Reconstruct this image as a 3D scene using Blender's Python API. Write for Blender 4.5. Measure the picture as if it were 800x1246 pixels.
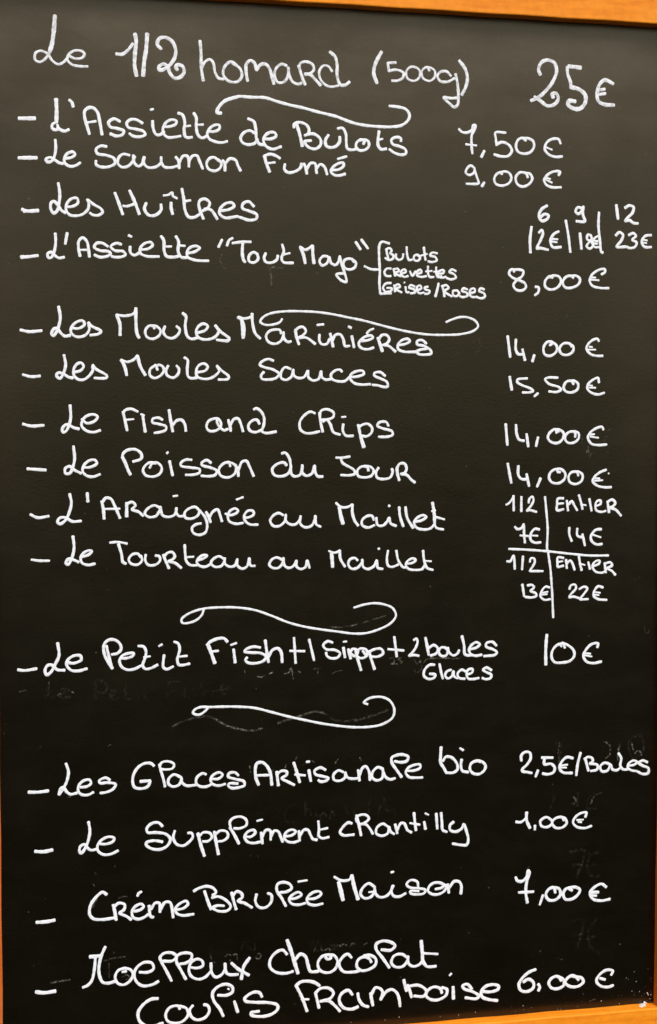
import bpy, bmesh, math, random
from mathutils import Matrix, Vector

random.seed(11)
for o in list(bpy.data.objects):
    bpy.data.objects.remove(o)
scene = bpy.context.scene
COL = scene.collection

# ------------------------------------------------------------------ the board's place
# board frame: x to the right, y up the board, z out of the written face (metres)
BW, BH = 0.600, 0.9016            # visible panel inside the frame
RAIL_W, RAIL_D = 0.055, 0.0135   # frame rail face width, and how far it stands proud of the panel
LEAN = math.radians(0.0)          # leans back like a pavement board
FOOT = BH / 2 + RAIL_W
BOARD = (Matrix.Translation((0, 0, 0)) @ Matrix.Rotation(math.radians(90) - LEAN, 4, 'X')
         @ Matrix.Translation((0, FOOT, 0)))

# ------------------------------------------------------------------ camera
cam = bpy.data.cameras.new('camera')
cam.sensor_fit = 'VERTICAL'
cam.sensor_height = 24.0
cam.lens = 24.0 * 1900.0 / 1246.0
cam.clip_start = 0.02
cam.clip_end = 2000
cam_o = bpy.data.objects.new('camera', cam)
COL.objects.link(cam_o)
cam_o.matrix_world = BOARD @ Matrix([[0.975826, 0.01128, -0.218256, -0.314674], [0.00298, 0.997887, 0.064898, 0.105012], [0.218527, -0.063979, 0.973731, 1.335949], [0.0, 0.0, 0.0, 1.0]])
scene.camera = cam_o

# ------------------------------------------------------------------ daylight: pale sky and one soft sun
SUN_EL, SUN_AZ = math.radians(52), math.radians(165)   # azimuth clockwise from +Y: behind the viewer's right shoulder
world = bpy.data.worlds.new('World')
scene.world = world
world.use_nodes = True
wn, wl = world.node_tree.nodes, world.node_tree.links
bg = wn['Background']
sky = wn.new('ShaderNodeTexSky')
sky.sky_type = 'NISHITA'
sky.sun_disc = False
sky.sun_elevation = SUN_EL
sky.sun_rotation = SUN_AZ
sky.dust_density = 3.5
sky.air_density = 1.0
sky.ozone_density = 0.3
wl.new(sky.outputs['Color'], bg.inputs['Color'])
bg.inputs['Strength'].default_value = 0.12
sun = bpy.data.lights.new('sun', 'SUN')
sun.energy = 1.5
sun.angle = math.radians(25)
sun.color = (1.0, 0.98, 0.95)
sun_o = bpy.data.objects.new('sun', sun)
COL.objects.link(sun_o)
d = Vector((math.sin(SUN_AZ) * math.cos(SUN_EL), math.cos(SUN_AZ) * math.cos(SUN_EL), math.sin(SUN_EL)))
sun_o.rotation_euler = d.to_track_quat('Z', 'Y').to_euler()
scene.view_settings.view_transform = 'Standard'
scene.view_settings.look = 'None'
scene.view_settings.exposure = 0.45
scene.view_settings.gamma = 1.0

# ------------------------------------------------------------------ helpers
def material(name):
    m = bpy.data.materials.new(name)
    m.use_nodes = True
    nt = m.node_tree
    return m, nt, nt.nodes['Principled BSDF']

def node(nt, kind, **kw):
    n = nt.nodes.new(kind)
    for k, v in kw.items():
        if k in n.inputs:
            n.inputs[k].default_value = v
        else:
            setattr(n, k, v)
    return n

def ramp(nt, src, stops):
    r = nt.nodes.new('ShaderNodeValToRGB')
    e = r.color_ramp.elements
    while len(e) < len(stops):
        e.new(0.5)
    for el, (p, c) in zip(e, stops):
        el.position = p
        el.color = c if len(c) == 4 else (*c, 1)
    nt.links.new(src, r.inputs['Fac'])
    return r.outputs['Color']

def coords(nt, scale=(1, 1, 1)):
    tc = node(nt, 'ShaderNodeTexCoord')
    mp = node(nt, 'ShaderNodeMapping')
    mp.inputs['Scale'].default_value = scale
    nt.links.new(tc.outputs['Object'], mp.inputs['Vector'])
    return mp.outputs['Vector']

def noise(nt, vec, scale, detail=4, rough=0.55):
    n = node(nt, 'ShaderNodeTexNoise', Scale=scale, Detail=detail, Roughness=rough)
    nt.links.new(vec, n.inputs['Vector'])
    return n.outputs['Fac']

def mixc(nt, fac, a, b, mode='MIX'):
    m = nt.nodes.new('ShaderNodeMix')
    m.data_type = 'RGBA'
    m.blend_type = mode
    for sock, v in ((m.inputs[0], fac), (m.inputs[6], a), (m.inputs[7], b)):
        if hasattr(v, 'is_linked'):
            nt.links.new(v, sock)
        elif isinstance(v, (int, float)):
            sock.default_value = v
        else:
            sock.default_value = (*v, 1) if len(v) == 3 else v
    return m.outputs[2]

# ------------------------------------------------------------------ materials
# blackboard paint: nearly black, a brown film of old marker dust wiped into clouds, fine dust specks
slate, nt, bs = material('blackboard_paint')
v = coords(nt)
vs = coords(nt, (2.6, 5.0, 1))
film = ramp(nt, noise(nt, v, 5.5, 6, 0.6), [(0.30, (0.0005, 0.0004, 0.00005)), (0.72, (0.0016, 0.0012, 0.0003))])
wipe = ramp(nt, noise(nt, vs, 7, 5, 0.62), [(0.42, (0, 0, 0)), (0.78, (1, 1, 1))])
base = mixc(nt, wipe, film, (0.0036, 0.0029, 0.0013))
# cloudy dust, and sky sheen painted into the colour, along top and side edges
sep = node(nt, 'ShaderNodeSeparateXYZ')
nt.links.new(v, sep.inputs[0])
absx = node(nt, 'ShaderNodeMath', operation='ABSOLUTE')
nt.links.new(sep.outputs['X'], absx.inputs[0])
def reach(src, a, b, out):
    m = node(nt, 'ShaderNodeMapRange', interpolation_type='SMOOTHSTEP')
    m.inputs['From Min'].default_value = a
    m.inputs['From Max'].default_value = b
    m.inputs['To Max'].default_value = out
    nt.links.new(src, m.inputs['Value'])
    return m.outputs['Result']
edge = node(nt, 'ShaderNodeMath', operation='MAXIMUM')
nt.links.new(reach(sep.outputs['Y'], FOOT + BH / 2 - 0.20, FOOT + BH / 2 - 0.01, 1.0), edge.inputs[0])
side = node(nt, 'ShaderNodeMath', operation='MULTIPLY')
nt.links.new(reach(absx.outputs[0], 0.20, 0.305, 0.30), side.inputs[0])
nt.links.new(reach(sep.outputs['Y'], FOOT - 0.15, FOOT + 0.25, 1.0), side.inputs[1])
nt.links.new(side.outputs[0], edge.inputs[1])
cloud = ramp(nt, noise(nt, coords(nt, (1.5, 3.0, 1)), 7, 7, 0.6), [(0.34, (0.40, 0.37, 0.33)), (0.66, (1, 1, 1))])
dust_and_sheen = mixc(nt, 1.0, mixc(nt, 1.0, edge.outputs[0], cloud, 'MULTIPLY'), (0.056, 0.045, 0.032), 'MULTIPLY')
base = mixc(nt, 1.0, base, dust_and_sheen, 'ADD')
vor = node(nt, 'ShaderNodeTexVoronoi', Scale=95.0)
nt.links.new(v, vor.inputs['Vector'])
spot = ramp(nt, vor.outputs['Distance'], [(0.035, (1, 1, 1)), (0.085, (0, 0, 0))])
rare = ramp(nt, noise(nt, v, 31, 2), [(0.57, (0, 0, 0)), (0.66, (1, 1, 1))])
spk = mixc(nt, 1.0, spot, rare, 'MULTIPLY')
base = mixc(nt, spk, base, (0.085, 0.078, 0.060))
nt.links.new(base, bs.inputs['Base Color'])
rg = ramp(nt, noise(nt, vs, 6, 8, 0.68), [(0.3, (0.235, 0.235, 0.235)), (0.75, (0.315, 0.315, 0.315))])
nt.links.new(rg, bs.inputs['Roughness'])
bs.inputs['Specular IOR Level'].default_value = 0.55
bs.inputs['Specular Tint'].default_value = (1.0, 0.875, 0.58, 1)
bp = node(nt, 'ShaderNodeBump', Strength=0.10, Distance=0.0006)
nt.links.new(noise(nt, v, 420, 3), bp.inputs['Height'])
nt.links.new(bp.outputs['Normal'], bs.inputs['Normal'])

# white liquid-chalk marker
def marker(name, lo, hi, scale, edge):
    m, nt, bs = material(name)
    v = coords(nt)
    c = ramp(nt, noise(nt, v, scale, 5, 0.65), [(edge - 0.16, lo), (edge + 0.10, hi)])
    nt.links.new(c, bs.inputs['Base Color'])
    bs.inputs['Roughness'].default_value = 0.75
    bs.inputs['Specular IOR Level'].default_value = 0.25
    bp = node(nt, 'ShaderNodeBump', Strength=0.25, Distance=0.0003)
    nt.links.new(noise(nt, v, 600, 3), bp.inputs['Height'])
    nt.links.new(bp.outputs['Normal'], bs.inputs['Normal'])
    return m
CHALK = marker('white_chalk_marker', (0.66, 0.67, 0.67), (0.86, 0.885, 0.90), 260, 0.42)
CHALK_THIN = marker('thin_white_chalk_marker', (0.44, 0.435, 0.43), (0.85, 0.87, 0.885), 230, 0.45)

# half-erased marker: what the sponge left, broken and grey
GHOST, nt, bs = material('erased_chalk_marker')
v = coords(nt)
bs.inputs['Base Color'].default_value = (0.30, 0.28, 0.22, 1)
bs.inputs['Roughness'].default_value = 0.9
bs.inputs['Specular IOR Level'].default_value = 0.2
brk = ramp(nt, noise(nt, v, 330, 4, 0.7), [(0.44, (0, 0, 0)), (0.66, (0.9, 0.9, 0.9))])
pat = ramp(nt, noise(nt, v, 26, 2), [(0.36, (0.14, 0.14, 0.14)), (0.62, (0.85, 0.85, 0.85))])
al = mixc(nt, 1.0, brk, pat, 'MULTIPLY')
nt.links.new(al, bs.inputs['Alpha'])

# older writing wiped nearly away
GHOST_FAINT = GHOST.copy()
GHOST_FAINT.name = 'nearly_erased_chalk_marker'
nt = GHOST_FAINT.node_tree
bs = nt.nodes['Principled BSDF']
weak = node(nt, 'ShaderNodeMath', operation='MULTIPLY')
nt.links.new(bs.inputs['Alpha'].links[0].from_socket, weak.inputs[0])
weak.inputs[1].default_value = 0.11
nt.links.new(weak.outputs[0], bs.inputs['Alpha'])

# orange painted wood
def wood(name, grain, shade=(1, 1, 1)):
    m, nt, bs = material(name)
    v = coords(nt, grain)
    g = noise(nt, v, 14, 6, 0.6)
    c = ramp(nt, g, [(0.30, (0.78, 0.210, 0.006)), (0.50, (0.89, 0.275, 0.010)), (0.80, (0.93, 0.33, 0.022))])
    v2 = coords(nt)
    worn = ramp(nt, noise(nt, v2, 60, 6, 0.7), [(0.66, (0, 0, 0)), (0.74, (0.6, 0.6, 0.6))])
    c = mixc(nt, worn, c, (0.74, 0.36, 0.10))
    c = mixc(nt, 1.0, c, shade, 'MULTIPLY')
    grit = ramp(nt, noise(nt, v2, 140, 3, 0.6), [(0.25, (0.86, 0.84, 0.80)), (0.60, (1, 1, 1))])
    c = mixc(nt, 1.0, c, grit, 'MULTIPLY')
    nt.links.new(c, bs.inputs['Base Color'])
    bs.inputs['Roughness'].default_value = 0.5
    bs.inputs['Specular IOR Level'].default_value = 0.22
    bp = node(nt, 'ShaderNodeBump', Strength=0.22, Distance=0.0006)
    nt.links.new(g, bp.inputs['Height'])
    nt.links.new(bp.outputs['Normal'], bs.inputs['Normal'])
    return m
WOOD_H = wood('orange_paint_along', (1.2, 14, 14))
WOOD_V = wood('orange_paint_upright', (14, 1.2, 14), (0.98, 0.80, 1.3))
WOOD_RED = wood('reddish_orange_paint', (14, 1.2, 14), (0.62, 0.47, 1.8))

# ------------------------------------------------------------------ pavement the board stands on (below the picture)
pav, nt, bs = material('grey_pavement')
v = coords(nt)
bs.inputs['Specular IOR Level'].default_value = 0.05
c = ramp(nt, noise(nt, v, 38, 8, 0.65), [(0.3, (0.022, 0.020, 0.017)), (0.7, (0.042, 0.038, 0.033))])
nt.links.new(c, bs.inputs['Base Color'])
bs.inputs['Roughness'].default_value = 0.9
bp = node(nt, 'ShaderNodeBump', Strength=0.4, Distance=0.004)
nt.links.new(noise(nt, v, 160, 5), bp.inputs['Height'])
nt.links.new(bp.outputs['Normal'], bs.inputs['Normal'])
bm = bmesh.new()
bmesh.ops.create_grid(bm, x_segments=8, y_segments=8, size=400)
me = bpy.data.meshes.new('pavement')
bm.to_mesh(me); bm.free()
me.materials.append(pav)
ground = bpy.data.objects.new('pavement', me)
ground['kind'] = 'structure'
COL.objects.link(ground)

# ------------------------------------------------------------------ the chalkboard
root = bpy.data.objects.new('menu_chalkboard', None)
COL.objects.link(root)
root.empty_display_size = 0.1
FOOT_LIFT = math.sin(LEAN) * RAIL_D + 0.001
root.matrix_world = Matrix.Translation((0, 0, FOOT_LIFT)) @ Matrix.Rotation(math.radians(90) - LEAN, 4, 'X')
cam_o.matrix_world = Matrix.Translation((0, 0, FOOT_LIFT)) @ cam_o.matrix_world
root['label'] = 'black menu chalkboard in an orange wooden frame, covered in white French handwriting with euro prices'
root['category'] = 'chalkboard'

def link(name, bm, mat, parent, label=None, smooth=False):
    me = bpy.data.meshes.new(name)
    bm.to_mesh(me); bm.free()
    for f in me.polygons:
        f.use_smooth = smooth
    me.materials.append(mat)
    o = bpy.data.objects.new(name, me)
    COL.objects.link(o)
    o.parent = parent
    if label:
        o['label'] = label
    return o

def up(x, y, z):                       # board-centre coordinates -> the root's (its origin is at the foot)
    return Vector((x, y + FOOT, z))

# panel: a thin slab that runs a little under the rails
bm = bmesh.new()
bmesh.ops.create_cube(bm, size=1)
for q in bm.verts:
    q.co = up(q.co.x * (BW + 0.02), q.co.y * (BH + 0.02), q.co.z * 0.006 - 0.003)
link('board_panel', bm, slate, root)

# frame rails: mitred prisms with a softened inner and outer arris
def rail(side):
    hw, hh = BW / 2, BH / 2
    r = 0.0011
    d = RAIL_D
    prof = [(0, -0.008), (0, d - r), (r * 0.3, d - r * 0.3), (r, d), (RAIL_W - r, d), (RAIL_W - r * 0.3, d - r * 0.3),
            (RAIL_W, d - r), (RAIL_W, -0.008)]
    bm = bmesh.new()
    n = 28
    gap = 0.00012
    rings = []
    for i in range(n + 1):
        s = -1 + 2 * i / n
        ring = []
        for (e, z) in prof:
            if side in ('top', 'bottom'):
                x = s * (hw + e - gap)
                y = (hh + e) * (1 if side == 'top' else -1)
            else:
                y = s * (hh + e - gap)
                x = (hw + e) * (1 if side == 'right' else -1)
            w = 0.00022 * math.sin(i * 1.7 + len(side)) * (0 if i in (0, n) else 1)
            if side in ('top', 'bottom'):
                y += w
            else:
                x += w
            ring.append(bm.verts.new(up(x, y, z)))
        rings.append(ring)
    m = len(prof)
    for a, b in zip(rings, rings[1:]):
        for k in range(m):
            bm.faces.new((a[k], a[(k + 1) % m], b[(k + 1) % m], b[k]))
    bm.faces.new(rings[0]); bm.faces.new(rings[-1])
    bmesh.ops.recalc_face_normals(bm, faces=bm.faces)
    return bm
for side in ('top', 'bottom', 'left', 'right'):
    link('frame_rail', rail(side), {'left': WOOD_RED, 'right': WOOD_V}.get(side, WOOD_H), root)

# ------------------------------------------------------------------ handwriting
# Each line: stroke width, then the stroke's points, in millimetres from the panel's centre.
# P starts a part of the board, S a sub-part of the part above it.
STROKES = """
P heading_line
3.52 -248.9,430.9 -249.9,418.4 -251.5,407.5 -253.4,401.2
2.18 -252.1,406.6 -253.4,400.7 -256.4,396.0 -261.5,392.4 -265.3,394.2 -264.9,399.6 -260.6,401.5 -255.2,399.4 -251.4,394.1 -246.4,391.3 -242.2,393.2 -239.1,396.7
2.19 -237.7,398.6 -232.0,396.6 -226.6,397.8 -224.9,401.0 -227.7,403.2 -233.6,402.9 -238.1,399.3 -238.8,395.2 -235.4,391.7 -229.5,390.6 -222.2,390.7
2.73 -198.6,402.3 -193.5,402.3 -188.7,405.9 -184.5,411.5
3.28 -182.8,419.7 -181.8,413.7 -182.9,402.8 -183.2,393.3 -181.6,384.9
3.42 -172.5,420.3 -173.5,407.4 -175.2,396.4 -176.1,385.2
3.03 -160.8,408.3 -164.1,411.9 -162.2,416.9 -156.9,418.0 -151.3,414.7 -148.6,408.0 -149.7,401.1 -154.9,394.0 -159.8,391.1 -162.5,390.9 -162.8,393.2 -159.1,395.9 -155.6,394.0 -153.5,388.6 -149.4,384.7 -144.5,385.9 -141.4,390.6 -143.1,395.0 -147.2,395.8 -148.6,393.4 -147.0,391.7
2.63 -127.9,416.9 -127.0,405.7 -126.9,394.8 -125.2,383.6
2.36 -126.6,394.1 -123.5,399.7 -119.3,401.7 -116.5,398.7 -115.1,391.2 -112.3,386.6 -107.7,385.8
2.44 -96.2,398.0 -101.5,400.8 -106.9,396.3 -108.0,389.3 -103.3,384.4 -96.2,384.2 -92.1,388.9 -93.5,395.2 -97.9,398.4 -100.6,399.9
2.80 -87.1,385.2 -88.5,393.9 -88.2,399.4 -84.6,402.7 -81.1,400.5 -79.4,394.6
2.81 -79.4,394.6 -76.1,399.4 -71.8,400.3 -68.3,397.0 -66.1,390.2 -64.3,383.8
2.40 -53.2,399.8 -57.5,401.0 -62.3,397.3 -63.7,391.0 -61.1,385.6 -56.1,385.8 -52.5,390.1 -51.4,397.8
2.55 -51.9,398.5 -50.8,391.6 -47.5,386.2 -43.1,384.8 -40.3,385.7
2.69 -42.7,400.4 -41.0,394.9 -38.8,388.7 -36.9,384.5
2.41 -42.4,398.3 -41.0,402.5 -36.7,404.1 -30.9,402.3 -29.2,398.2 -32.0,394.6 -36.9,393.0
2.70 -37.4,393.7 -32.3,393.2 -28.0,389.3 -23.3,384.6
2.14 -13.2,397.0 -16.4,401.0 -20.8,401.5 -24.4,397.1 -23.9,390.8 -20.0,385.9 -14.9,383.9 -7.6,385.1
2.71 -15.3,413.6 -10.6,409.6 -8.8,402.1 -8.8,393.7 -5.9,386.1 -1.8,385.9 2.3,388.9
3.24 30.7,416.0 25.3,405.5 23.8,397.6 26.8,388.9
2.34 43.7,407.3 36.7,406.8
2.34 36.3,407.0 37.6,399.5
2.35 37.6,400.0 44.1,401.2 50.6,398.9 49.7,394.4 45.1,391.9 40.1,391.7
1.99 62.7,403.9 57.1,404.5 53.0,399.9 54.4,394.3 60.5,392.5 65.0,396.0 64.9,401.9 59.9,404.6 56.1,403.9
2.00 74.2,401.8 71.6,404.7 67.2,401.5 68.3,395.3 73.9,393.1 78.6,396.2 78.9,402.0 74.2,404.8 70.1,404.6
2.37 93.8,398.3 89.8,402.0 84.2,401.4 81.4,397.4 84.2,393.4 90.8,393.2 96.8,396.4
2.56 97.9,400.3 99.9,391.5 100.7,380.9 100.0,373.7 97.0,371.5 92.9,374.3 87.5,379.4 93.8,379.1 101.5,380.0
2.93 101.2,412.0 106.7,405.2 108.9,396.4 106.9,388.3 103.7,382.5
S price
3.17 176.8,403.5 174.9,407.7 177.3,414.1 183.0,416.6 189.5,414.7 191.9,407.6 188.1,397.5 180.5,388.2 173.8,382.8 168.1,380.4
3.18 171.3,383.8 176.7,380.8 183.6,376.6 190.3,378.2 193.8,383.4 191.8,387.8 187.9,387.1 189.1,383.9
3.75 214.8,411.5 203.1,412.3
3.00 201.9,411.7 202.4,405.5 205.2,398.4 205.7,393.0
3.76 206.1,393.9 213.5,392.4 219.5,387.3 219.0,380.0 213.8,375.2 206.9,375.8 203.2,378.7 203.9,381.7 210.1,381.6
3.40 246.0,398.9 237.9,401.8 233.0,397.9 230.8,390.5 231.7,383.3 237.2,380.3 247.1,380.0
2.65 232.1,392.4 238.0,393.8
2.65 232.8,388.8 238.7,390.0
P flourish
2.93 -109.8,357.3 -113.4,357.6 -112.6,361.1 -106.9,367.5 -95.3,371.8
2.57 -101.0,370.1 -95.3,371.9 -83.9,371.8 -71.8,371.9 -62.5,369.5 -51.0,366.9 -38.0,364.7 -26.5,362.1 -9.0,358.7 -1.7,356.2 5.7,354.0 15.9,352.4 27.7,351.8 39.6,352.0 49.2,353.8 55.1,358.6 56.2,363.2 52.9,367.7 46.9,369.3 38.0,369.9
P menu_line
3.24 -248.5,362.8 -248.1,353.7 -248.4,343.6
2.43 -248.7,343.6 -251.4,342.1 -252.0,339.0 -249.7,337.4 -247.0,338.2 -247.6,341.8
2.70 -247.6,339.6 -245.0,337.6 -241.6,336.7 -238.2,338.2
2.70 -237.7,362.5 -235.6,360.7 -234.5,357.0
2.72 -221.2,335.1 -223.0,341.3 -225.1,349.3 -224.9,354.0 -221.5,356.9 -217.7,356.7 -214.3,353.2 -212.6,345.8 -210.7,335.0
2.04 -223.2,344.5 -215.7,345.9
2.60 -195.6,346.5 -200.6,348.6 -205.2,345.4 -203.8,341.8 -197.9,340.7 -192.5,338.7 -193.9,335.7 -198.7,334.4 -203.9,336.1
2.47 -176.8,345.9 -182.1,348.7 -186.9,348.5 -190.1,345.4 -188.7,342.0 -182.8,340.9 -175.9,339.1 -174.5,336.7 -178.7,334.7 -184.9,335.0 -187.9,337.0
2.48 -168.3,348.3 -168.0,342.9 -165.5,337.1 -162.1,337.0 -158.6,339.9
3.58 -168.9,357.9 -168.8,357.6
2.35 -159.3,343.7 -153.7,344.2 -148.8,346.4 -148.1,348.8 -151.6,350.0 -156.0,348.2 -159.3,343.3 -159.3,338.5 -155.8,335.2 -150.2,335.4 -144.6,336.6
2.63 -146.7,355.7 -143.2,354.5 -141.1,348.8 -141.6,341.9 -140.7,336.5 -138.4,335.5 -134.8,336.0
1.94 -141.1,344.7 -136.2,345.6
2.64 -133.4,356.3 -131.3,352.7 -131.3,345.1 -129.9,338.3 -126.4,335.7 -122.2,337.5
1.95 -131.3,346.5 -125.3,347.0
2.37 -121.5,341.4 -115.9,341.6 -111.6,343.9 -111.6,347.0 -115.8,346.9 -120.1,343.5 -121.9,339.3 -120.1,335.2 -115.2,333.1 -109.5,332.5 -104.6,333.8
2.53 -81.1,341.7 -85.4,343.6 -90.4,341.6 -93.2,337.0 -91.4,333.2 -86.8,331.7 -81.1,333.1 -78.5,336.9
2.67 -86.8,353.6 -81.8,351.4 -80.0,344.5 -79.4,336.9 -77.1,332.8 -72.2,332.0
2.54 -73.2,337.1 -66.8,337.4 -62.5,339.7 -63.2,342.4 -67.5,342.9 -71.8,340.0 -73.4,335.7 -71.1,331.0 -65.4,328.7 -57.9,331.2
2.84 -44.1,350.2 -41.6,341.9 -39.4,332.2
2.56 -46.7,347.6 -46.4,350.8 -41.6,352.4 -35.8,350.5 -33.4,346.4 -34.4,342.9 -37.3,341.4
2.56 -35.4,342.4 -29.3,343.1 -23.5,339.1 -23.2,334.2 -27.1,330.6 -32.2,330.8 -36.5,334.0 -37.3,336.2 -31.5,337.4
2.72 -16.2,342.7 -18.8,338.6 -18.4,333.7 -14.7,332.1 -9.6,333.4 -6.3,337.7 -6.3,341.7
2.44 -8.2,348.6 -3.8,349.1 -0.9,344.3 -0.4,336.6 0.6,331.7 4.3,330.8 10.2,332.0
2.45 14.8,336.0 15.7,338.9 12.3,339.9 8.7,336.9 8.4,333.0 11.3,330.7 16.3,331.3 19.7,334.5 19.3,338.5 15.7,340.0 11.3,339.0
2.75 28.9,347.9 28.1,341.9 28.1,335.6 30.8,332.4 35.5,333.0
2.17 27.8,340.2 32.2,341.4
2.47 48.6,339.9 48.5,342.5 44.1,343.3 39.9,340.7 41.4,337.1 47.1,335.6 52.8,333.0 53.1,329.5 48.6,328.3 42.7,329.8 38.2,332.7
S dash
3.22 -279.1,345.6 -265.8,346.2
S price
2.36 101.3,352.7 104.8,350.0 110.1,350.3 113.4,352.5 114.6,356.6 116.7,356.7 115.5,351.9 113.4,348.2 113.2,339.6 114.0,331.8
1.92 107.9,339.7 117.8,339.0
2.66 125.1,334.7 122.4,329.1
2.22 144.8,351.3 135.2,350.9 135.7,345.6 136.4,339.8
2.52 136.4,340.6 141.4,342.9 147.5,341.0 150.7,336.1 147.6,331.2 140.8,330.4 134.3,331.8
2.39 163.6,345.2 160.5,347.3 156.7,345.7 154.5,340.6 156.1,335.6 160.7,333.6 167.6,334.9 171.4,339.8 170.6,344.8 165.9,347.2 160.8,347.3
1.49 162.4,347.4 164.0,344.8
2.40 196.5,343.7 194.6,347.5 189.2,347.7 183.8,344.6 181.5,338.7 185.5,333.8 191.7,331.9 198.3,332.5
1.80 182.6,340.1 188.5,338.0
P menu_line
2.43 -249.4,329.4 -249.1,322.6 -250.0,316.5 -252.2,311.9 -256.0,310.7 -257.3,312.8 -253.9,314.6 -250.6,313.1 -246.5,310.5 -243.2,309.8
2.44 -241.8,314.1 -236.3,315.2 -233.2,317.8 -234.9,319.8 -239.0,318.7 -241.8,315.4 -241.8,310.7 -237.7,307.9 -233.0,308.6 -228.9,311.2
2.46 -207.0,325.3 -211.7,325.7 -215.9,322.5 -214.5,319.2 -207.0,318.1 -200.8,315.6 -200.2,311.6 -205.7,308.6 -212.5,308.4 -215.9,310.3 -215.9,313.3
2.33 -187.8,318.9 -193.3,319.6 -197.1,316.2 -197.7,311.7 -194.0,308.7 -188.5,310.2 -184.7,314.9 -183.3,318.1
2.48 -184.7,319.0 -183.9,312.9 -180.6,310.0 -177.4,312.0 -175.6,318.0
2.35 -175.3,318.0 -176.0,313.1 -172.6,309.4 -165.6,310.1 -161.5,313.7 -161.2,318.5
2.35 -161.5,315.1 -158.7,310.4 -153.1,309.9 -147.5,311.4
2.50 -148.9,319.0 -146.4,315.6 -145.9,309.4
2.50 -145.8,314.3 -142.6,319.9 -139.1,320.0 -137.7,316.6 -137.7,311.1
2.51 -137.7,315.9 -134.2,320.5 -130.7,320.6 -128.6,316.3 -125.8,309.8
2.38 -112.1,316.9 -115.9,319.8 -120.1,318.7 -122.5,314.4 -120.8,309.9 -115.2,308.5 -110.7,311.4 -110.0,315.6 -113.1,318.2
2.52 -108.8,317.7 -107.0,315.0 -106.7,308.8
2.53 -106.4,315.0 -102.4,319.3 -97.5,318.1 -95.4,313.4 -93.2,309.3
2.83 -72.5,322.8 -70.8,316.3 -67.9,309.3
2.55 -72.5,322.8 -67.5,324.4 -62.5,323.2 -58.9,321.1
2.12 -71.1,316.3 -63.2,317.6
2.56 -54.6,316.5 -55.0,312.0 -51.7,309.4 -45.2,310.7 -40.8,314.2 -40.0,317.5
2.57 -38.0,317.6 -36.2,313.4 -35.3,308.8
2.43 -35.3,313.0 -32.2,317.8 -28.1,317.9 -27.1,312.3 -26.6,309.6
2.43 -27.1,313.1 -23.4,317.4 -19.8,315.4 -17.3,308.8
2.44 -13.2,312.8 -7.4,313.5 -3.0,316.5 -3.0,319.3 -7.4,318.7 -12.5,315.0 -13.9,311.4 -11.0,308.7 -6.6,308.4 -1.2,310.0
2.15 -8.1,322.5 -0.1,325.0
S dash
3.09 -279.5,313.3 -264.7,313.9
S price
2.22 116.4,319.0 112.6,321.3 109.6,319.1 108.1,315.1 111.2,313.0 115.7,315.3 116.4,318.2
2.22 116.1,317.5 118.0,312.6 119.9,306.1 115.0,305.3 108.7,305.3
2.52 125.4,307.1 123.0,303.4
2.23 140.9,314.8 142.4,317.0 147.8,316.5 150.5,312.3 148.7,307.6 142.6,304.8 136.4,306.0 134.5,310.3 137.1,315.0 142.4,317.0
2.39 165.9,312.8 164.0,316.3 158.6,316.9 154.8,313.1 155.6,307.4 160.3,304.6 167.2,307.0 170.2,311.9 167.9,316.0 163.2,316.8
1.64 140.9,317.0 142.1,314.6
2.41 195.0,315.6 196.3,318.8 191.9,319.2 185.7,316.7 181.4,311.2 183.5,306.9 189.0,304.9 197.5,305.2
1.80 182.6,311.6 188.9,308.9
1.80 183.4,313.1 187.3,312.1
P menu_line
2.58 -247.3,293.8 -246.1,285.5 -246.5,278.7 -248.2,271.1 -251.2,268.7 -253.6,272.3 -253.3,277.1 -250.9,278.5 -247.5,275.2 -244.8,271.2 -241.4,269.3
2.32 -240.7,274.1 -235.3,274.9 -231.2,277.8 -231.8,281.6 -235.9,281.4 -240.0,277.5 -241.1,272.0 -238.1,267.8 -232.6,267.1 -227.2,268.6 -222.6,273.3 -222.3,278.1 -223.4,281.0
2.33 -222.8,280.5 -218.2,277.1 -212.1,273.6 -210.6,270.8 -214.2,268.1 -219.0,268.3 -221.3,269.9
2.75 -200.3,287.2 -197.6,280.2 -193.8,269.4
2.79 -188.0,289.5 -184.1,281.2 -179.8,270.0
2.32 -193.5,276.5 -190.4,276.3 -183.2,278.7
2.65 -174.0,279.6 -175.5,274.5 -172.0,269.5 -166.2,269.6 -161.5,274.1 -161.5,278.8
2.66 -152.9,280.6 -152.9,275.9 -151.6,270.9
2.03 -159.4,286.3 -155.2,287.0 -152.0,289.0 -151.3,286.1 -147.8,284.2
2.67 -143.7,292.5 -142.1,284.0 -141.1,274.7 -137.9,268.9 -133.2,268.8 -128.9,271.2
2.04 -142.6,281.7 -136.3,283.0
2.67 -129.5,279.8 -127.9,273.6 -125.3,267.7
2.52 -129.5,279.0 -128.4,282.9 -124.4,284.6 -120.0,281.6 -121.3,277.2 -126.0,274.4
2.52 -124.4,276.0 -118.9,275.4 -113.3,267.8
2.53 -110.9,274.9 -103.7,276.2 -98.9,279.2 -100.5,281.9 -106.1,281.3 -110.9,276.5 -111.4,272.5 -106.9,269.2 -98.9,270.1 -95.7,270.8
2.54 -81.6,279.4 -86.1,283.5 -90.9,281.8 -91.7,277.8 -86.1,275.6 -79.3,272.7 -79.7,269.1 -86.1,267.8 -92.5,269.6 -97.0,270.6
S dash
2.97 -277.2,271.2 -273.8,269.9 -263.8,270.5
2.43 -275.9,269.3 -271.2,269.8
S price
2.71 184.6,288.6 179.4,285.2 176.8,279.4 179.5,274.9 184.7,276.7 185.9,280.0 182.1,280.9 178.2,278.1
2.56 218.1,286.9 213.6,287.9 211.6,284.0 214.6,282.2 218.4,285.6
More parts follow.
